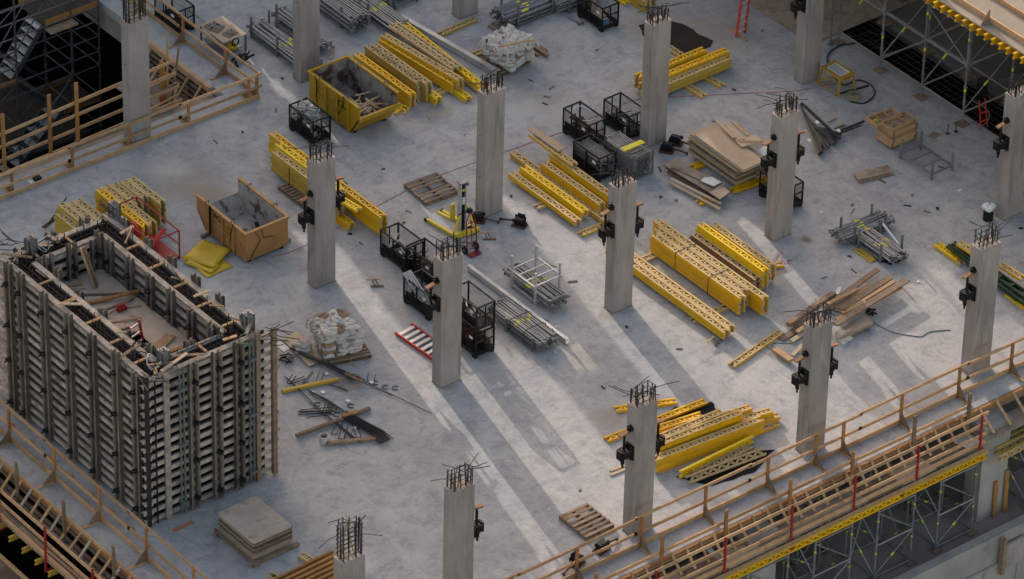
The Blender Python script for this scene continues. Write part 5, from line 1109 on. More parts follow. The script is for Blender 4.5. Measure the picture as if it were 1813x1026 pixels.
p2 = g(600, 622); drape('torn crumpled plastic hanging over the left side of the sack pallet by the red ladder', p2.x-.22, p2.y+.25, -.3, .75, 1.0, .93, .20, 5, M_bag)
drape('crumpled white plastic hanging over the upper sack pallet', p.x+.02, p.y+.12, .12, 1.12, 1.08, .98, .22, 6, M_bag)
z = Z(840, 0, 5.666)
for k, (a, b, w_, m_) in enumerate(((z(150, 260), z(640, 560), .12, M_wood), (z(280, 225), z(720, 520), .12, M_wood), (z(300, 250), z(640, 490), .09, M_ply), (z(330, 270), z(730, 560), .12, M_wood), (z(180, 240), z(560, 470), .12, M_wood))): board('%s old timber under the upper sack pallet' % ORD[k].replace('nearest', 'leftmost'), g(*a, .03+.05*(k % 2)), g(*b, .03+.05*(k % 2)), w_, .08, m_)
board('pine batten lying across the upper sacks', g(*z(235, 470), 1.02), g(*z(600, 400), 1.05), .06, .03, M_pine)
board('small grey block leaning near the sacks', g(870, 55, .3), g(882, 50, .3), .05, .3, M_rust) if 0 else None
t = thing('steel_tool', 'short steel tool lying left of the top edge crate', 'tool', g(1024, 40, .03)); MB().tube((-.1, .4, 0), (0, 0, 0), .02, 6).box((.02, -.08, .02), (.2, .1, .08)).build('tool_body', M_gst2, t)
p = g(640, 630); board('small yellow board leaning at the corner of the torn sacks', g(622, 628, .03), g(638, 620, .03), .14, .04, M_pineO); board('tan block beside the torn sacks', g(630, 616, .1), g(640, 606, .1), .08, .08, M_pineO)

# ---- ladders, lift, hand truck
a, b = g(717, 590, .2), g(810, 672, .2); c = (b-a).normalized(); n = Vector((-c.y, c.x, 0))
ladder('red ladder with pale rungs lying on its side at the foot of the column', g(714, 582, .06), g(792, 636, .06), Vector((1, .12, 0)), .62, M_redfg, M_alu, 8, big=True)
p = g(1316, 66); ladder('tall red ladder standing at the top edge on a board', g(1311, 62, .03), g(1325, -40, 1.4), Vector((1, .1, 0)), .36, M_redfg, M_alu, 8); board('wooden board under the feet of the tall red ladder', g(1290, 50, .02), g(1322, 72, .02), .09, .035, M_pine)
z = Z(720, 290, 5.7)
def material_lift():
    p = g(*z(540, 760)); t = thing('material_lift', 'yellow and grey material lift with a tall mast beside the centre column', 'lift', (p.x, p.y, 0), 0)
    Q = lambda a, b, h=0.: (g(*z(a, b), h)-Vector((p.x, p.y, 0)))
    for k, (a, b) in enumerate(((z(200, 560), z(500, 735)), (z(360, 475), z(640, 640)))):
        A, B = g(*a, .08)-p, g(*b, .08)-p; lg = MB().beam(A, B, .09, .08).build('leg', M_liftY, t)
        for e in (A, B): MB().tube(e+Vector((-.05, 0, -.02)), e+Vector((.05, 0, -.02)), .065, 12).build('castor', M_blk, lg)
    A, B = Q(470, 735, .12), Q(725, 660, .12); MB().beam(A, B, .1, .12).build('base_beam', M_liftY, t)
    M0 = Q(555, 690, .1); M0 = Vector((M0.x, M0.y, .1)); H_ = 1.75
    MB().bb(M0.x-.08, M0.y-.03, .1, M0.x-.04, M0.y+.12, H_).bb(M0.x+.10, M0.y-.03, .1, M0.x+.14, M0.y+.12, H_).build('mast', M_alu, t)
    MB().bb(M0.x-.035, M0.y+.02, .12, M0.x+.095, M0.y+.08, H_-.03).build('mast_channel', M_blk, t)
    MB().bb(M0.x-.10, M0.y-.05, H_, M0.x+.16, M0.y+.14, H_+.04).tube((M0.x+.12, M0.y-.1, H_-.02), (M0.x+.12, M0.y+.0, H_-.02), .05, 8).build('mast_head', M_gst2, t)
    MB().bb(M0.x-.02, M0.y-.035, 1.5, M0.x+.08, M0.y-.032, 1.58).build('warning_sticker', M_mark, t); MB().bb(M0.x-.02, M0.y-.034, 1.05, M0.x+.08, M0.y-.031, 1.3).build('label_plate', M_white, t)
    MB().tube((M0.x-.15, M0.y-.02, .75), (M0.x+.3, M0.y-.1, .82), .02, 6).box((M0.x+.2, M0.y-.1, .8), (.12, .12, .14)).build('winch', M_blk, t)
    MB().tube(Q(470, 730, .15), (M0.x-.06, M0.y, .75), .035, 6).tube(Q(690, 660, .15), (M0.x+.16, M0.y-.0, 1.0), .035, 6).build('brace', M_liftY, t)
    MB().bb(M0.x-.25, M0.y+.2, .5, M0.x-.1, M0.y+.25, 1.0).beam((M0.x-.18, M0.y+.2, .5), (M0.x-.3, M0.y+.75, .5), .1, .05).build('fork', M_liftY, t)
material_lift()
def hand_truck():
    p = g(*z(660, 900)); t = thing('hand_truck', 'dark red two wheeled hand truck beside the yellow lift', 'hand truck', (p.x, p.y, 0))
    up_ = Vector((.12, .25, 1.0)); wd = Vector((.17, 0, 0)); b = Vector((0, 0, .1))
    m_ = mat('dark red paint', (.20, .01, .03), None, .4)
    for s in (-1, 1): MB().path([b+wd*s, b+wd*s*1.0+up_*.5, b+wd*s*.9+up_*.85, b+wd*s*.5+up_*1.0], .018, 6).build('rail', m_, t)
    for k in (.05, .22, .4, .6, .78): MB().tube(b-wd+up_*k, b+wd+up_*k, .014, 6).build('crossbar', m_, t)
    MB().tube(b+up_*.05, b+up_*.8, .012, 6).build('spine', m_, t); MB().path([b-wd*.5+up_, b+up_*1.06, b+wd*.5+up_], .018, 6).build('handle', m_, t)
    MB().bb(-.2, -.22, .02, .2, 0, .035).build('toe_plate', m_, t)
    for s in (-1, 1):
        w_ = MB().tube((s*.2-.03, .08, .12), (s*.2+.03, .08, .12), .12, 16).build('wheel', M_blk, t); MB().tube((s*.2-.035, .08, .12), (s*.2+.035, .08, .12), .05, 10).build('hub', M_gst2, w_)
hand_truck()
# brackets lying on the deck
def lying(px, py, rz, label, sc_=1.0):
    p = g(px, py); t = thing('climbing_bracket', label, 'bracket', (p.x, p.y, 0), rz, 'black brackets lying on the deck')
    MB().box((0, 0, .02), (.42, .30, .04)).build('wall_plate', M_rust, t)
    MB().box((0, .0, .16), (.26, .16, .2)).tube((-.14, 0, .14), (.18, 0, .14), .07, 8).box((-.02, .10, .22), (.34, .03, .12)).box((-.02, -.10, .2), (.34, .03, .1)).tube((.15, 0, .08), (.2, 0, .08), .09, 10).build('screw_body', M_blk, t)
    MB().tube((-.14, 0, .14), (-.62, .0, .05), .026, 8).box((-.6, 0, .05), (.06, .07, .07)).build('stem', M_rust, t)
    MB().box((0, .12, .30), (.22, .02, .08)).box((.1, .12, .33), (.03, .02, .06)).box((-.1, .12, .33), (.03, .02, .06)).build('ear', M_blue, t)
lying(920, 400, -1.1, 'black bracket lying right of the centre column'); lying(846, 392, 2.3, 'bracket lying against the left foot of the centre column')
lying(1181, 268, 2.2, 'black bracket lying by the column foot near the tube stack'); lying(1196, 255, 2.1, 'farther black bracket lying by the same column foot as another')
lying(1021, 999, .3, 'left of two black brackets lying behind the lower guard rail'); lying(1065, 975, 3.3, 'right of two black brackets lying behind the lower guard rail')
def chair(px, py, label, rz=0.):
    p = g(px, py); t = thing('small_clamp', label, 'clamp', (p.x, p.y, 0), rz, 'small wooden clamps on the deck')
    MB().box((0, .12, .13), (.36, .05, .03), (Vector((cos(.6), sin(.6)*-1, 0)), Vector((sin(.6), cos(.6), 0)), Vector((0, 0, 1)))).build('upper_bar', M_pine, t); MB().box((0, -.1, .02), (.36, .06, .04), (Vector((cos(.6), -sin(.6), 0)), Vector((sin(.6), cos(.6), 0)), Vector((0, 0, 1)))).build('lower_bar', M_wood, t)
    for s in (-.05, .05): MB().tube((s, -.1, .04), (s, .1, .15), .012, 6).tube((s, .02, .04), (s, .02, .16), .01, 6).build('screw', M_gst2, t)
chair(863, 422, 'small wooden clamp lying right of the hand truck'); chair(664, 505, 'small wooden clamp alone on the deck left of the crates'); chair(1266, 608, 'small orange clamp at the near end of the low double row', .9)

# ---- yellow folded tarpaulin
p = g(370, 480); t = thing('tarpaulin', 'folded yellow tarpaulin lying between the box and the orange skip', 'tarpaulin', (0, 0, 0))
def pillow(pts, z0, z1, parent, nm, seed, n=12):
    P = [g(a, b, (z0+z1)/2) for a, b in pts]; q = random.Random(seed); mb = MB(); vs = []
    for s in (1, -1):
        for j in range(n+1):
            for i in range(n+1):
                u, v = i/n, j/n; a = P[0].lerp(P[1], u); b = P[3].lerp(P[2], u); c = a.lerp(b, v); e = min(u, 1-u, v, 1-v); f = min(1, e*9)**.5
                zz = (z0+z1)/2+s*(z1-z0)/2*(.25+.75*f)+(q.uniform(-.008, .008) if s > 0 else 0)+(.03*sin(u*5+v*3) if s > 0 else 0)*f
                vs.append((c.x, c.y, max(zz, .006)))
    m_ = (n+1)**2; fs = []
    for j in range(n):
        for i in range(n):
            a = j*(n+1)+i; fs += [(a, a+1, a+n+2, a+n+1), (m_+a, m_+a+n+1, m_+a+n+2, m_+a+1)]
    edge = [i for i in range(n+1)]+[k*(n+1)+n for k in range(1, n+1)]+[n*(n+1)+i for i in range(n-1, -1, -1)]+[k*(n+1) for k in range(n-1, 0, -1)]
    for k in range(len(edge)): a, b = edge[k], edge[(k+1) % len(edge)]; fs.append((b, a, a+m_, b+m_))
    mb.raw(vs, fs); return mb.build(nm, M_tarp, parent, True)
pillow([(340, 470), (367, 492), (412, 472), (385, 452)], .0, .05, t, 'lower_fold', 1); pillow([(322, 458), (378, 474), (409, 442), (358, 425)], .06, .17, t, 'upper_fold', 2); pillow([(326, 466), (375, 484), (390, 470), (345, 452)], .03, .10, t, 'middle_fold', 3)
# ---- red frame beyond the box
z = Z(80, 300, 6.41)
t = thing('red_cage', 'red tube guard frame with a hose reel beyond the box', 'frame'); c0 = g(318, 458)
X0_, Y0_ = c0.x, c0.y; hh = .95; X1_ = X0_-.95; Y1_ = Y0_+2.1
for x, y in ((X0_, Y0_), (X0_, Y1_), (X1_, Y1_), (X1_, Y0_)): MB().tube((x, y, 0), (x, y, hh), .025, 8).build('upright', M_red, t)
for zz in (hh, hh*.5):
    for a, b in (((X0_, Y0_), (X0_, Y1_)), ((X0_, Y1_), (X1_, Y1_)), ((X1_, Y1_), (X1_, Y0_)), ((X1_, Y0_), (X0_, Y0_))):
        if zz == hh or a[0] == X0_: MB().tube((*a, zz), (*b, zz), .022, 8).build('crossbar', M_red, t)
MB().bb(X1_, Y0_, .02, X0_, Y1_, .08).build('base_tray', M_red, t)
rl = MB().tube((X1_+.2, Y0_+1.2, .6), (X1_+.3, Y0_+1.2, .6), .25, 20).build('hose_reel', M_redfg, t); MB().box((X1_+.5, Y0_+.7, .4), (.2, .3, .25)).tube((X1_+.3, Y0_+.4, .5), (X1_+.8, Y0_+.5, .8), .06, 8).build('pump_body', M_redfg, t)
MB().box((X0_-.3, Y0_+1.4, .3), (.35, .6, .45)).box((X0_-.25, Y0_+1.5, .6), (.2, .3, .15)).build('motor_block', M_blk, t)
cable('coil of pale hose lying at the back form of the box', [Vector((X1_-.35+.24*cos(a*.55), Y0_+1.1+.30*sin(a*.55), .9+.012*a)) for a in range(30)], .022, M_white, 'hose_coil', 'hose')
board('dark bar leaning on the left stack beyond the box', g(80, 405, .02), g(118, 350, .8), .03, .03, M_rust); board('black bar lying left of the left stack beyond the box', g(76, 403, .02), g(97, 388, .02), .07, .05, M_rust)
# ---- yellow work table with hose
p = g(1490, 168); t = thing('work_table', 'yellow trestle table with a white grid top by the upper column', 'table'); T0 = g(1450, 128, .62); T1 = g(1487, 149, .62); T2 = g(1510, 132, .62)
q1, q2, q3_ = g(1487, 141, .6), g(1512, 129.5, .6), g(1452, 119, .6); x0, x1, y0, y1 = q1.x, max(q2.x, q1.x+.4), q1.y, q3_.y
MB().bb(x0, y0, .56, x1, y1, .62).build('table_top', M_ochre, t)
tp = MB().bb(x0+.1, y0+.1, .622, x1-.1, y1-.15, .632).build('grid_plate', M_white, t)
gl = MB()
for k in range(9): gl.bb(x0+.13+k*.034, y0+.12, .633, x0+.145+k*.034, y1-.17, .635)
gl.build('grid_slots', M_gst2, tp)
for x, y, ex, ey in ((x0, y0, -.04, -.04), (x1, y0, .04, -.04), (x0, y1, -.04, .04), (x1, y1, .04, .04)): MB().beam((x+(.03 if ex < 0 else -.03), y+(.03 if ey < 0 else -.03), .56), (x+ex, y+ey, 0), .045, .045, (1, 0, 0)).build('leg', M_ochre, t)
MB().beam((x0-.06, y0-.05, .14), (x1+.03, y1-.05, .5), .03, .03).beam((x0-.06, y1-.0, .14), (x1, y0+.05, .5), .03, .03).beam((x0-.07, y0-.06, .1), (x0-.07, y1+.06, .1), .03, .03).build('cross_brace', M_ochre, t)
MB().box((x0+.45, y0+.3, .45), (.3, .3, .2)).build('drive_box', M_ochre, t)
cable('black hose curving from the pour strip to the work table', [g(*q_, .03) for q_ in ((1560, 70), (1520, 76), (1485, 82), (1466, 98), (1468, 118), (1490, 150), (1520, 142), (1543, 152), (1548, 168), (1530, 183), (1505, 180))], .022, M_hose, 'hose', 'hose')
p = g(1510, 174); cable('coil of sandy rope lying beside the work table', [Vector((p.x+(.26-.004*a)*cos(a*.7), p.y+(.26-.003*a)*sin(a*.7), .02+.004*a+.01*sin(a*2.3))) for a in range(38)], .014, M_cordy, 'rope_coil', 'rope')
board('dark blue bar lying by the work table', g(1480, 168, .02), g(1538, 152, .02), .05, .04, M_blue)
cable('red cord running across the deck from the upper left to the work table', [g(*q_, .012) for q_ in ((480, 455), (520, 444), (600, 402), (700, 348), (760, 318), (835, 290), (920, 260), (1000, 232), (1070, 200), (1130, 176), (1230, 170), (1330, 165), (1400, 162), (1450, 154), (1480, 148))], .007, M_cordr, 'cord', 'cord')
# ---- dark bar bundle behind the right column
q = random.Random(21); a0, b0 = g(1420, 182, .05), g(1482, 268, .05)
for i in range(64):
    u = q.uniform(0, 1); A = g(1418+u*22, 190+u*45+q.uniform(-3, 3), .03+.15*q.random()); B = g(1448+u*42, 270-u*32+q.uniform(-8, 8), .03+.15*q.random()); A, B = A.lerp(B, q.uniform(-.1, .1)), B; o = MB().path([A-A, (B-A)*.5+Vector((q.uniform(-.04, .04), 0, .04)), B-A], .03, 5).build('dark_rod', M_bar); o.location = A; tag(o, 'dark steel rod in the bundle behind the column by the plywood', 'rod', 'dark rods behind the right column')
board('long dark angle bar lying on the dark rod bundle', g(1419, 183, .3), g(1487, 246, .2), .08, .05, M_bar); board('dark bar pointing right from the rod bundle', g(1480, 235, .1), g(1530, 215, .1), .06, .05, M_bar); board('second dark bar pointing right from the rod bundle', g(1478, 240, .12), g(1525, 222, .14), .04, .04, M_bar)
for k, (a, b) in enumerate(((1446, 218), (1432, 250), (1484, 233))): slab('%s white tag on the dark rod bundle' % ('upper', 'lower', 'right')[k], [(a-4, b-3), (a+1, b+2), (a+5, b-1), (a+1, b-5)], .24, .004, M_white, 'paper_tag', 'tag')
board('small pale stick beside the dark rod bundle', g(1466, 216, .03), g(1481, 208, .03), .05, .03, M_pine); board('second pale stick beside the dark rod bundle', g(1478, 228, .03), g(1495, 221, .03), .05, .04, M_wood)
# ---- wooden crate of trays
z = Z(1333, 0, 3.017)
A = g(*z(740, 805)); X0_, Y0_ = A.x, A.y; sx, sy = .95, .68
t = thing('pallet', 'small pallet under the wooden trays', 'pallet', (X0_, Y0_, 0)); MB().bb(0, .05, .0, sx, .13, .07).bb(0, sy-.13, 0, sx, sy-.05, .07).build('bearer', M_wood, t)
for k in range(4):
    t = thing('wooden_tray', 'wooden box collar, %s of the stack beside the empty rack' % ('lowest', 'second', 'third', 'uppermost')[k], 'crate', (X0_+rnd.uniform(-.02, .02), Y0_+rnd.uniform(-.02, .02), .075+k*.14), 0, 'stacked wooden collars'); MB().bb(0, 0, 0, sx, .03, .132).bb(0, sy-.03, 0, sx, sy, .132).bb(0, .031, 0, .03, sy-.031, .132).bb(sx-.03, .031, 0, sx, sy-.031, .132).build('side_boards', M_pine, t); MB().bb(-.015, -.015, .01, .06, -.001, .12).bb(sx-.06, -.015, .01, sx+.015, -.001, .12).build('corner_plate', M_wood, t)
def tray(label, x, y, zz, rz):
    t = thing('wooden_tray', label, 'tray', (x, y, zz), rz, 'open wooden trays'); MB().bb(0, 0, 0, .95, .5, .02).build('tray_floor', M_plyold, t); MB().bb(0, 0, .021, .95, .03, .13).bb(0, .47, .021, .95, .5, .13).bb(0, .031, .021, .03, .469, .13).bb(.92, .031, .021, .95, .469, .13).build('side_boards', M_pine, t); MB().bb(.3, .031, .021, .325, .469, .11).bb(.62, .031, .021, .645, .469, .11).build('divider', M_pine, t); return t
tray('open divided tray on top of the wooden collars, nearer one', X0_-.05, Y0_-.05, .66, .06); tray('open divided tray on top of the wooden collars, farther one', X0_-.25, Y0_+.45, .64, -.05)
t = thing('tape_roll', 'yellow tape roll lying in the farther wooden tray', 'tape', (X0_-.05, Y0_+.7, .70)); MB().path([(.06*cos(a*pi/6), .06*sin(a*pi/6), 0) for a in range(13)], .02, 6).build('roll', M_mark, t)
rect('pair of stacked planks lying flat near the wooden collars', z(540, 935), z(568, 975), z(752, 930), .0, .055, M_wood, name='plank', cat='plank') ; rect('upper plank of the flat pair near the wooden collars', z(536, 925), z(562, 962), z(748, 918), .06, .03, M_plyold, name='plank', cat='plank')
slab('small brown square board right of the wooden trays', [z(935, 725), z(970, 742), z(1002, 715), z(965, 703)], .0, .02, M_wood, 'board', 'board')
for k, (a, b) in enumerate(((1040, 715), (1085, 705))): t = thing('anchor_stub', ('left', 'right')[k]+' small steel anchor stub by the scaffold foot', 'anchor', g(*z(a, b))); MB().bb(-.06, -.06, 0, .06, .06, .012).tube((0, 0, .01), (0, 0, .34), .014, 6).build('stub', M_rust, t)
t = thing('red_ladder', 'short red ladder leaning into the pour strip at the right', 'ladder', g(1740, 228)); MB().beam((-.08, 0, 0), (-.15, .1, 1.0), .05, .03).beam((.18, 0, 0), (.08, .1, 1.0), .05, .03).build('rail', M_redfg, t); MB().bb(-.12, -.02, .25, .16, .03, .28).bb(-.12, 0, .55, .13, .05, .58).build('rung', M_redfg, t)
# plywood over the strip at the top and shore prop
t = tag(MB().bb(-1.9, -2.6, 0, 1.9, 2.6, .03).build('plywood_cover', M_plyold), 'large brown plywood cover over the pour strip behind the top right column', 'plywood'); q_ = g(1478, 60, .05); t.location = (q_.x+.95-.9+.9, q_.y+2.6, .01)
t = thing('prop', 'single steel prop standing left of the pour strip at the top', 'prop', g(1470, 79)); MB().bb(-.08, -.08, 0, .08, .08, .012).tube((0, 0, .01), (0, 0, 2.6), .035, 8).build('prop_tube', M_gst2, t)
# rebar in the pour strip
t = thing('strip_rebar', 'dark rebar mat inside the pour strip at the upper right', 'rebar', (0, 0, 0)); mb = MB()
for k in range(110): y = -22+k*.22; mb.tube((20.83, y+rnd.uniform(-.08, .08), -.12), (22.37, y+rnd.uniform(-.08, .08), -.12), .012, 4)
mb.build('cross_bars', M_rebar, t); mb = MB()
for k in range(6): x = 21+k*.25; mb.tube((x, -22, -.1), (x, 3, -.1), .014, 4)
mb.build('long_bars', M_rebar, t); MB().bb(20.79, -24, -.28, 20.83, 30, .012).build('edge_strip', M_conc, t)
for k, pts in enumerate((((1500, 60), (1515, 66), (1535, 58), (1560, 62)), ((1510, 72), (1530, 70), (1552, 82), (1570, 100)), ((1720, 178), (1742, 190), (1752, 205), (1740, 222), (1720, 216)))): cable(('upper', 'middle', 'lower')[k]+' grey hose snaking over the pour strip', [g(*q_, .03) for q_ in pts], .02, M_gst2 if k == 2 else M_hose, 'hose', 'hose')
t = thing('bucket', 'black bin standing in the shade under the high deck', 'bin', g(1738, 165, 0)); MB().tube((0, 0, 0), (0, 0, .45), .17, 14).build('bin_body', M_blk, t)
# bucket by the right column
t = thing('bucket', 'black bucket with a white sack stuffed in it beside the right edge column', 'bucket', g(1749, 389)); MB().tube((0, 0, 0), (0, 0, .36), .15, 16).build('bucket_body', M_blk, t); mb = sack_mesh(.34, .3, .2, 3); o = mb.build('white_liner', M_white, t, True); o.location = (0, 0, .42)
# ---- upper left work bench beyond the guard rail
z = Z(170, 0, 4.273)
A = g(*z(905, 345), .62) ; T = thing('work_bench', 'steel framed bench carrying base plates beyond the pit guard rail', 'bench'); x0, y0, x1, y1 = 5.3, 2.1, 6.25, 3.6
p = g(388, 52, .62); x0, y0 = g(396, 75, .62).x, g(396, 75, .62).y; x1, y1 = x0+.85, y0+1.25
MB().bb(x0, y0, .56, x1, y1, .60).build('bench_top', M_ply, T)
for x in (x0+.03, x1-.03):
    for y in (y0+.03, y1-.03): MB().bb(x-.025, y-.025, 0, x+.025, y+.025, .559).build('leg', M_gst2, T)
MB().bb(x0+.056, y0+.1, .12, x1-.056, y1-.1, .15).build('lower_shelf', M_gst2, T)
for k, (x, y) in enumerate(((x0+.25, y1-.3), (x0+.45, y0+.3), (x0+.3, y0+.75))): t = thing('screw_jig', '%s plate with screws on the steel framed bench' % ('farthest', 'nearest', 'middle')[k], 'plate', (x, y, .602), .2*k, 'screw plates on the bench'); MB().box((0, 0, .02), (.4, .3, .035)).build('board', M_wood, t); MB().box((0, 0, .05), (.2, .2, .02)).tube((-.06, 0, .06), (-.06, 0, .16), .012, 6).tube((.06, 0, .06), (.06, 0, .16), .012, 6).build('screws', M_gst2, t)
t = thing('cable_ring', 'black ring hanging at the corner of the steel framed bench', 'ring', (x0+.4, y0-.02, .5)); MB().path([(.12*cos(a*pi/8), -.02, .12*sin(a*pi/8)) for a in range(17)], .022, 6).build('ring', M_blk, t)
t = thing('yellow_bin', 'yellow bag under the steel framed bench', 'bag', (x0+.4, y0+.15, .155)); sack_mesh(.3, .25, .22, 2).build('bag_body', M_tarp, t, True).location = (0, 0, .1)
q = random.Random(31)
for i in range(7): c = Vector((x0+.1+q.uniform(0, .5), y0-.55+q.uniform(0, .4), .06+.02*i)); aa = q.uniform(0, 3); o = MB().tube(-Vector((cos(aa), sin(aa), 0))*.15, Vector((cos(aa), sin(aa), 0))*.15, .04, 7).build('coupler', M_blk); o.location = c; tag(o, 'dark coupler in the heap at the near foot of the bench', 'coupler', 'couplers by the bench')
t = thing('tool_case', 'small black and white item by the guard rail at the far left', 'case', g(66, 319)); MB().box((0, 0, .05), (.22, .16, .1)).build('case_body', M_blk, t); MB().bb(-.25, -.14, .0, .13, .1, .008).build('paper', M_white, t)
# boards near the top left column
board('left of two small boards right of the top left column', g(571, 91, .02), g(581, 79, .02), .09, .02, M_ply); board('right of two small boards right of the top left column', g(586, 104, .02), g(590, 83, .02), .1, .02, M_ply)

# ---- loose planks pile bottom right of centre
z = Z(1333, 300, 3.017)
PL = [((190, 830), (432, 665), .16, .14, M_wood, 'thick dark yellow beam', .02), ((420, 715), (668, 535), .16, .05, M_wood, 'long brown plank', .14), ((440, 740), (620, 625), .16, .04, M_pine, 'pale plank', .1), ((455, 760), (735, 575), .2, .05, M_wood, 'wide brown plank', .22), ((520, 745), (755, 600), .1, .05, M_pine, 'narrow pine board', .3),
      ((440, 830), (825, 590), .2, .05, M_wood, 'longest brown plank', .32), ((450, 805), (790, 630), .14, .05, M_pineO, 'orange plank', .25), ((480, 770), (600, 705), .12, .04, M_pine, 'short pale board', .34), ((225, 845), (300, 800), .12, .05, M_wood, 'short brown stub', .05), ((235, 870), (330, 800), .12, .05, M_pine, 'short pale stub', .1), ((205, 920), (290, 860), .14, .05, M_ply, 'pale plywood strip', .02), ((400, 720), (560, 640), .12, .05, M_pine, 'pine plank', .2),
      ((150, 910), (225, 860), .22, .02, M_wood, 'flat brown board', .02), ((210, 995), (265, 940), .12, .04, M_ply, 'short pale board', .02), ((115, 960), (205, 1022), .2, .08, M_pine, 'pair of pale battens', .02)]
for i, (a, b, w_, h_, m_, nm, zz) in enumerate(PL): board('%s in the loose plank pile behind the column%s' % (nm, '' if i < 12 else ', at its left'), g(*z(*a), zz+h_), g(*z(*b), zz+h_*1.2), w_, h_, m_, 'plank', 'plank', 'planks piled behind the guard rail column')
slab('wide worn reddish plywood sheet at the right of the plank pile', [z(440, 870), z(450, 905), z(645, 820), z(600, 770)], .12, .09, M_plyold)
slab('small grey board at the top of the plank pile', [z(435, 670), z(450, 632), z(475, 625), z(460, 665)], .12, .03, M_alu, 'board', 'board')
q = random.Random(41)
for i in range(8): c = g(1333+620/3.017+q.uniform(-8, 8), 300+765/3.017+q.uniform(-5, 5), .06+.01*i); aa = q.uniform(0, 3); o = MB().tube(-Vector((cos(aa), sin(aa), 0))*.12, Vector((cos(aa), sin(aa), .2))*.12, .03, 7).build('coupler', M_blk); o.location = c; tag(o, 'dark coupler heaped at the right end of the plank pile', 'coupler', 'couplers by the plank pile')
cable('green cord lying across the sunlit deck right of the plank pile', [g(*z(*q_), .012) for q_ in ((640, 815), (700, 850), (760, 875), (840, 888), (900, 893), (940, 870), (1000, 862), (1055, 858))], .012, M_cordg, 'cord', 'cord')
cable('green cord at the left of the plank pile', [g(*z(*q_), .012) for q_ in ((70, 945), (110, 965), (110, 930), (200, 930), (260, 900))], .01, M_cordg, 'cord', 'cord')
cable('dark red cable tangle beside the stack behind the strapped one', [g(*z(*q_), .03) for q_ in ((110, 490), (135, 440), (160, 450), (150, 490), (215, 485), (180, 490), (200, 520), (160, 545), (120, 560), (110, 540), (150, 530))], .008, M_cordr, 'red_cable', 'cable')

# ---- rebar mess left of the red ladder
z = Z(480, 540, 3.947)
slab('brown cardboard sheet lying on the deck beside the torn sacks', [z(70, 230), z(265, 430), z(360, 385), z(185, 185)], .05, .012, M_ply, 'brown_sheet', 'sheet')
q = random.Random(51)
def rod(label, pts, r, zz, group, m=M_bar):
    P = [g(*z(*p_), zz) for p_ in pts]; o = MB().path([p_-P[0] for p_ in P], r, 5).build('rebar', m); o.location = P[0]; tag(o, label, 'rebar', group)
for i in range(12): k = q.uniform(-9, 9); rod('long dark rebar running from the torn sacks to the lower right', [(135+k, 300+q.uniform(-8, 8)), (400+k*1.5, 420+q.uniform(-14, 14)), (600+q.uniform(-60, 60), 520+q.uniform(-8, 8))], .012, .05+.012*i, 'long rebar by the torn sacks')
rod('longest thin rebar reaching out over the bare deck', [(580, 500), (850, 630), (1125, 760)], .011, .04, 'single rebar on the deck'); rod('second long thin rebar over the bare deck', [(560, 505), (700, 570), (850, 635)], .011, .05, 'single rebar on the deck')
for i in range(18): k = i/18; rod('black bar in the tight bundle at the lower left', [(490+k*38+q.uniform(-4, 4), 790-k*50), (700+k*90, 900-k*20), (755+k*95+q.uniform(-8, 8), 975-k*42)], .014, .05+.03*(i % 4), 'tight black bar bundle')
for i in range(5): rod('dark bar crossing towards the tight bundle', [(95+i*7, 500+i*5), (330+i*6, 720+i*6), (560+i*20, 930+i*10)], .011, .04+.01*i, 'crossing rebar')
for i in range(5): rod('dark bar from the box towards the tight bundle', [(250+i*8, 590+i*5), (400, 665+i*4), (540+i*6, 760+i*4)], .012, .05+.01*i, 'crossing rebar')
def stirrup(a, b, w_, label='bent stirrup lying in the rebar litter'):
    A, B = g(*z(*a), .03+q.uniform(0, .08)), g(*z(*b), .03); d = B-A; n = Vector((-d.y, d.x, 0)).normalized()*w_; P = [A, B, B+n, A+n+d*.06]
    o = MB().path([p_-A for p_ in P], .013, 5).build('stirrup', M_bar); o.location = A; tag(o, label, 'stirrup', 'bent stirrups in the litter')
for a, b, w_ in (((440, 735), (185, 745), .14), ((445, 745), (245, 765), .14), ((425, 715), (200, 735), .12), ((470, 800), (420, 900), .14), ((500, 830), (470, 935), .14), ((540, 850), (510, 940), .14), ((150, 485), (110, 545), .12), ((230, 500), (130, 540), .1), ((290, 465), (200, 570), .05), ((340, 460), (310, 545), .14), ((395, 560), (535, 600), .06), ((680, 480), (670, 530), .2), ((560, 820), (600, 930), .12), ((380, 690), (360, 760), .08), ((410, 690), (400, 750), .08)): stirrup(a, b, w_)
for k, (a, b) in enumerate((((800, 575), 0), ((870, 580), 0), ((560, 705), 0), ((325, 695), 0), ((460, 765), 0), ((730, 545), 0))):
    p = g(*z(*a), .02); o = MB().path([(.09*cos(i*.6), .09*sin(i*.6), 0) for i in range(9)], .013, 5).build('wire_ring', M_bar); o.location = p; tag(o, '%s small open wire ring in the rebar litter' % ('upper right', 'rightmost', 'middle', 'left', 'lower', 'white tagged')[k], 'ring', 'wire rings in the litter')
for k, (a, b) in enumerate(((240, 530), (290, 615), (360, 610), (700, 540), (535, 672), (600, 820), (580, 860), (385, 480))): slab('%s scrap of white paper in the rebar litter' % ORD[k].replace('nearest', 'first'), [z(a-18, b-3), z(a+3, b+12), z(a+20, b-2), z(a, b-14)], .03, .004, M_white, 'paper_scrap', 'paper')
a, b = g(*z(75, 605), .06), g(*z(470, 520), .06); o = MB().beam((0, 0, 0), b-a, .1, .09).build('timber_beam', M_yelw); o.location = a; tag(o, 'yellowed square timber lying through the rebar litter', 'timber')
a, b = g(*z(175, 915), .08), g(*z(690, 725), .08); board('brown square timber under the tight black bar bundle', a, b, .09, .09, M_wood, 'timber_beam', 'timber'); board('orange board scrap on the brown square timber', g(*z(500, 775), .14), g(*z(600, 745), .14), .14, .02, M_pineO)
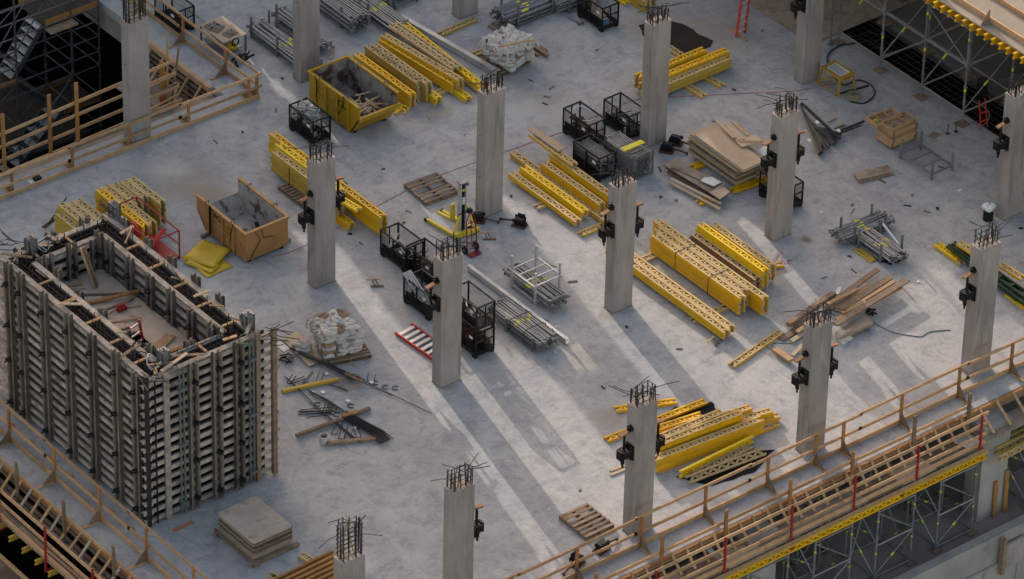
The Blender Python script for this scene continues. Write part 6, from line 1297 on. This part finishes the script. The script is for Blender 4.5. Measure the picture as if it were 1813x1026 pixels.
board('brown timber block under the lower end of the black bundle', g(*z(395, 970), .05), g(*z(735, 935), .05), .12, .09, M_wood, 'timber_beam', 'timber')
p = g(*z(368, 960)); t = thing('bucket', 'small dirty white bucket beside the brown timber block', 'bucket', p); MB().tube((0, 0, 0), (0, 0, .22), .12, 14, False).tube((0, 0, .0), (0, 0, .01), .118, 14).build('bucket_body', M_bag, t); MB().tube((0, 0, .1), (0, 0, .12), .112, 12).build('contents', M_rust, t); MB().path([(.12*cos(i*pi/8), .12*sin(i*pi/8), .22) for i in range(17)], .012, 5).build('rim', M_bag, t)
p = g(*z(560, 560), .05); cable('pale hose coil in the rebar litter', [Vector((p.x+.3*cos(a*.6), p.y+.28*sin(a*.6), .05+.008*a)) for a in range(24)], .014, M_bagb, 'hose_coil', 'hose')
board('brown battens in the middle of the rebar litter', g(*z(520, 480), .2), g(*z(640, 540), .2), .1, .04, M_wood)
for k in range(3): a, b = g(*z(-5+k*14, 255-k*8), .35), g(*z(95+k*14, 330-k*8), .3); board('%s pale aluminium rail between the box and the brown sheet' % ('left', 'middle', 'right')[k], a, b, .07, .06, M_alu)
t = thing('wire_tangle', 'black wire tangle at the right foot of the box', 'wire', g(*z(110, 395))); q = random.Random(5); MB().path([Vector((q.uniform(-.2, .2), q.uniform(-.2, .2), q.uniform(.02, .2))) for _ in range(26)], .012, 4).build('wire', M_blk, t)

# ---- loose litter scattered on the deck
q = random.Random(77)
for k, (a, b) in enumerate(((905, 348), (1170, 350), (1197, 356), (1505, 455), (1615, 347), (1455, 378), (680, 300), (790, 588), (1127, 290), (1700, 338), (1660, 370), (1335, 520), (1420, 130), (1300, 160), (985, 580), (1808, 405), (715, 395), (620, 415), (1110, 580), (1350, 55), (745, 610), (760, 620), (1625, 500), (430, 235), (500, 140))):
    p = g(a, b); o = MB().box((0, 0, .015), (q.uniform(.05, .11), q.uniform(.04, .08), .03)).box((.04, .03, .01), (.05, .05, .02)).build('debris_piece', q.choice((M_blk, M_rust, M_wood, M_white))); o.location = p; o.rotation_euler = (0, 0, q.uniform(0, 3)); tag(o, 'small scrap of debris lying on the open deck', 'debris', 'small debris on the deck')
q = random.Random(78)
for k in range(60):
    cx_, cy_, rr = q.choice(((600, 700, 120), (1100, 620, 160), (1480, 560, 110), (1250, 330, 120), (760, 480, 140), (950, 140, 150), (430, 420, 130), (700, 220, 120), (1600, 330, 130), (1050, 880, 150), (1200, 160, 120)))
    p = g(cx_+q.gauss(0, rr*.6), cy_+q.gauss(0, rr*.4))
    if not (-11 < p.x < 20.5 and -23.3 < p.y < -.2) or (-10.6 < p.x < -5.8 and -15.8 < p.y < -7.6): continue
    an = q.uniform(0, pi); L_ = q.uniform(.06, .28); w_ = q.uniform(.02, .06); o = MB().box((0, 0, .012), (L_, w_, .022), (Vector((cos(an), sin(an), 0)), Vector((-sin(an), cos(an), 0)), Vector((0, 0, 1)))).build('debris_piece', q.choice((M_blk, M_rust, M_wood, M_wood, M_pine, M_plydark))); o.location = p; tag(o, 'small scrap of debris lying on the open deck', 'debris', 'small debris on the deck')
sheet('dark wet patch behind the column near the top edge', [(1131, 45), (1150, 38), (1185, 36), (1215, 45), (1240, 62), (1263, 72), (1258, 84), (1232, 92), (1205, 98), (1180, 92), (1160, 70), (1140, 66)], M_puddle, 'puddle', 'puddle', .003, .002, 'structure')

# ============================================================ UPPER LEFT PIT
t = thing('pit_fence', 'tall timber fence of three posts and long boards at the pit edge', 'fence')
for k, x in enumerate((-3.6, -2.0, -1.05)):
    y = 1.35; MB().bb(x-.055, y-.04, -.35, x+.055, y+.01, 1.85+.05*k).build('post', M_pineO, t)
for k, zz in enumerate((1.25, .85, .4, -.05, -.35)):
    MB().beam((-8, 1.33+.06, zz-.3), (2.4+.1*k, 1.33+.06, zz+.12-.05*k), .035, .1).build('rail', M_pine, t)
t = thing('pit_formwork', 'timber edge formwork ledge along the near side of the pit', 'formwork'); MB().bb(-14, .76, -.28, 3.7, 1.3, -.24).build('ledge_board', M_plyold, t); MB().bb(-14, .755, -.235, 3.7, .80, -.02).build('edge_board', M_ply, t)
MB().bb(-14, 1.31, -.45, 3.7, 1.38, -.2).build('front_beam', M_wood, t)
t = thing('pit_formwork', 'timber edge formwork and struts at the right corner of the pit', 'formwork'); MB().bb(3.70, 1.3, -.3, 3.765, 6.0, .012).build('edge_board', M_ply, t); MB().bb(3.60, 1.3, -.12, 3.69, 6.0, .02).build('edge_beam', M_pine, t)
MB().bb(2.3, 1.4, -1.05, 3.6, 4.4, -1.0).build('platform', M_plyold, t)
for k in range(5): y = 1.7+k*.65; MB().beam((3.62, y, -.1), (2.9, y-.05, -.95), .07, .05).build('strut', M_pine, t); MB().beam((3.66, y+.2, -.35), (3.66, y+.2, -1.0), .05, .09, (0, 1, 0)).build('stud', M_pineO, t)
for k in range(4): MB().bb(3.56, 1.4, -.35-.2*k, 3.62, 4.6, -.27-.2*k).build('waler', M_wood, t)
t = thing('corner_post', 'yellow timber post with tied battens at the pit corner', 'post', (2.35, 1.9, -1)); MB().bb(-.06, -.06, 0, .06, .06, 2.1).bb(.07, -.05, .2, .13, .05, 1.7).build('post_timber', M_pineO, t)
for k, (a, b) in enumerate((((.1, -.1, .1), (.55, .5, 2.7)), ((.2, -.1, .3), (.75, .2, 2.2)), ((-.9, -.3, 1.6), (.35, -.2, 1.65)), ((-.9, -.3, 1.2), (.4, -.2, 1.35)), ((-.9, -.3, .8), (.4, -.2, .9)), ((-.9, -.3, .4), (.1, -.2, .5)), ((.1, 0, .2), (.8, .3, .9)), ((.1, -.5, 0), (-.5, .3, .9)))): MB().beam(a, b, .06, .035).build('batten', (M_pine, M_wood)[k % 2], t)
MB().bb(-.15, -.12, -.2, -.12, -.09, 1.2).build('red_post', M_red, t)
# scaffold stair tower
def stair():
    t = thing('stair_tower', 'galvanised scaffold stair tower standing in the dark pit', 'scaffold', (0, 7.05, 0)); xs = (-1.55, .54, 2.55, 3.55); ys = (0, 1.5)
    for x in xs:
        for y in ys:
            mb = MB().tube((x, y, -8), (x, y, 1.6), .032, 8)
            for k in range(18): mb.tube((x, y, -7.5+k*.5), (x, y, -7.46+k*.5), .055, 8)
            mb.build('leg', M_gpit, t)
    for zz in (-6.5, -5.4, -4.3, -3.2, -2.1, -1.6, -1.05, -.5, 0., .55, 1.05):
        for y in ys:
            for i in range(3):
                if zz in (-.5, -1.05) and i == 1: continue
                MB().tube((xs[i], y, zz), (xs[i+1], y, zz), .026, 8).build('ledger', M_gpit, t)
        for x in xs[2:] if zz > -1 else xs: MB().tube((x, 0, zz), (x, 1.5, zz), .026, 8).build('ledger', M_gpit, t)
    def platform(x0, x1, zz, m_): MB().bb(x0, .05, zz-.05, x1, 1.45, zz).build('platform_board', m_, t); MB().bb(x0, -.0, zz+.001, x1, .04, zz+.17).build('toe_board', M_pineO, t); MB().bb(x0, 1.46, zz+.001, x1, 1.5, zz+.17).build('toe_board', M_pineO, t)
    platform(1.65, 3.55, .02, M_plypit); platform(-1.5, .5, -1.65, M_plypit); platform(2.2, 3.5, -3.4, M_plypit); platform(-1.5, .2, -5.1, M_plypit)
    def flight(x0, z0, x1, z1, y0, y1, m_):
        n = 7; 
        for s in (y0, y1): MB().beam((x0, s, z0), (x1, s, z1), .04, .16).tube((x0, s, z0+.75), (x1, s, z1+.75), .022, 6).build('stringer', M_gpit, t)
        for k in range(n): u = (k+.5)/n; x, zz = x0+(x1-x0)*u, z0+(z1-z0)*u; MB().bb(x-.13, y0+.03, zz-.02, x+.13, y1-.03, zz+.015).build('tread', m_, t)
    flight(1.65, 0, .45, -1.6, .12, .85, M_alu); flight(.5, -1.7, 2.2, -3.4, .75, 1.4, M_gpit); flight(2.2, -3.4, .2, -5.1, .12, .85, M_alu); flight(.2, -5.1, 2.2, -7, .75, 1.4, M_gpit)
    for i, (a, b) in enumerate((((-1.55, 0, -3.2), (.54, 0, -1.65)), ((.54, 0, -4.3), (2.55, 0, -2.1)), ((-1.55, 0, -.5), (.54, 0, 1.05)), ((.54, 0, -6.5), (-1.55, 0, -4.3)))): MB().tube(a, b, .022, 6).build('brace', M_gpit, t)
    MB().bb(1.6, -.35, -.12, 2.6, 0.0, -.07).build('side_plank', M_wood, t)
stair()
t = thing('brown_floor', 'brown timber floor seen deep inside the pit', 'platform', (4.6, 9.5, -5.2)); MB().bb(-3, -2, 0, 0, 2.5, .05).build('boards', M_plydark, t) if 0 else MB().bb(-3.4, -1.5, 0, -.8, 2.5, .05).build('boards', M_plypit, t)
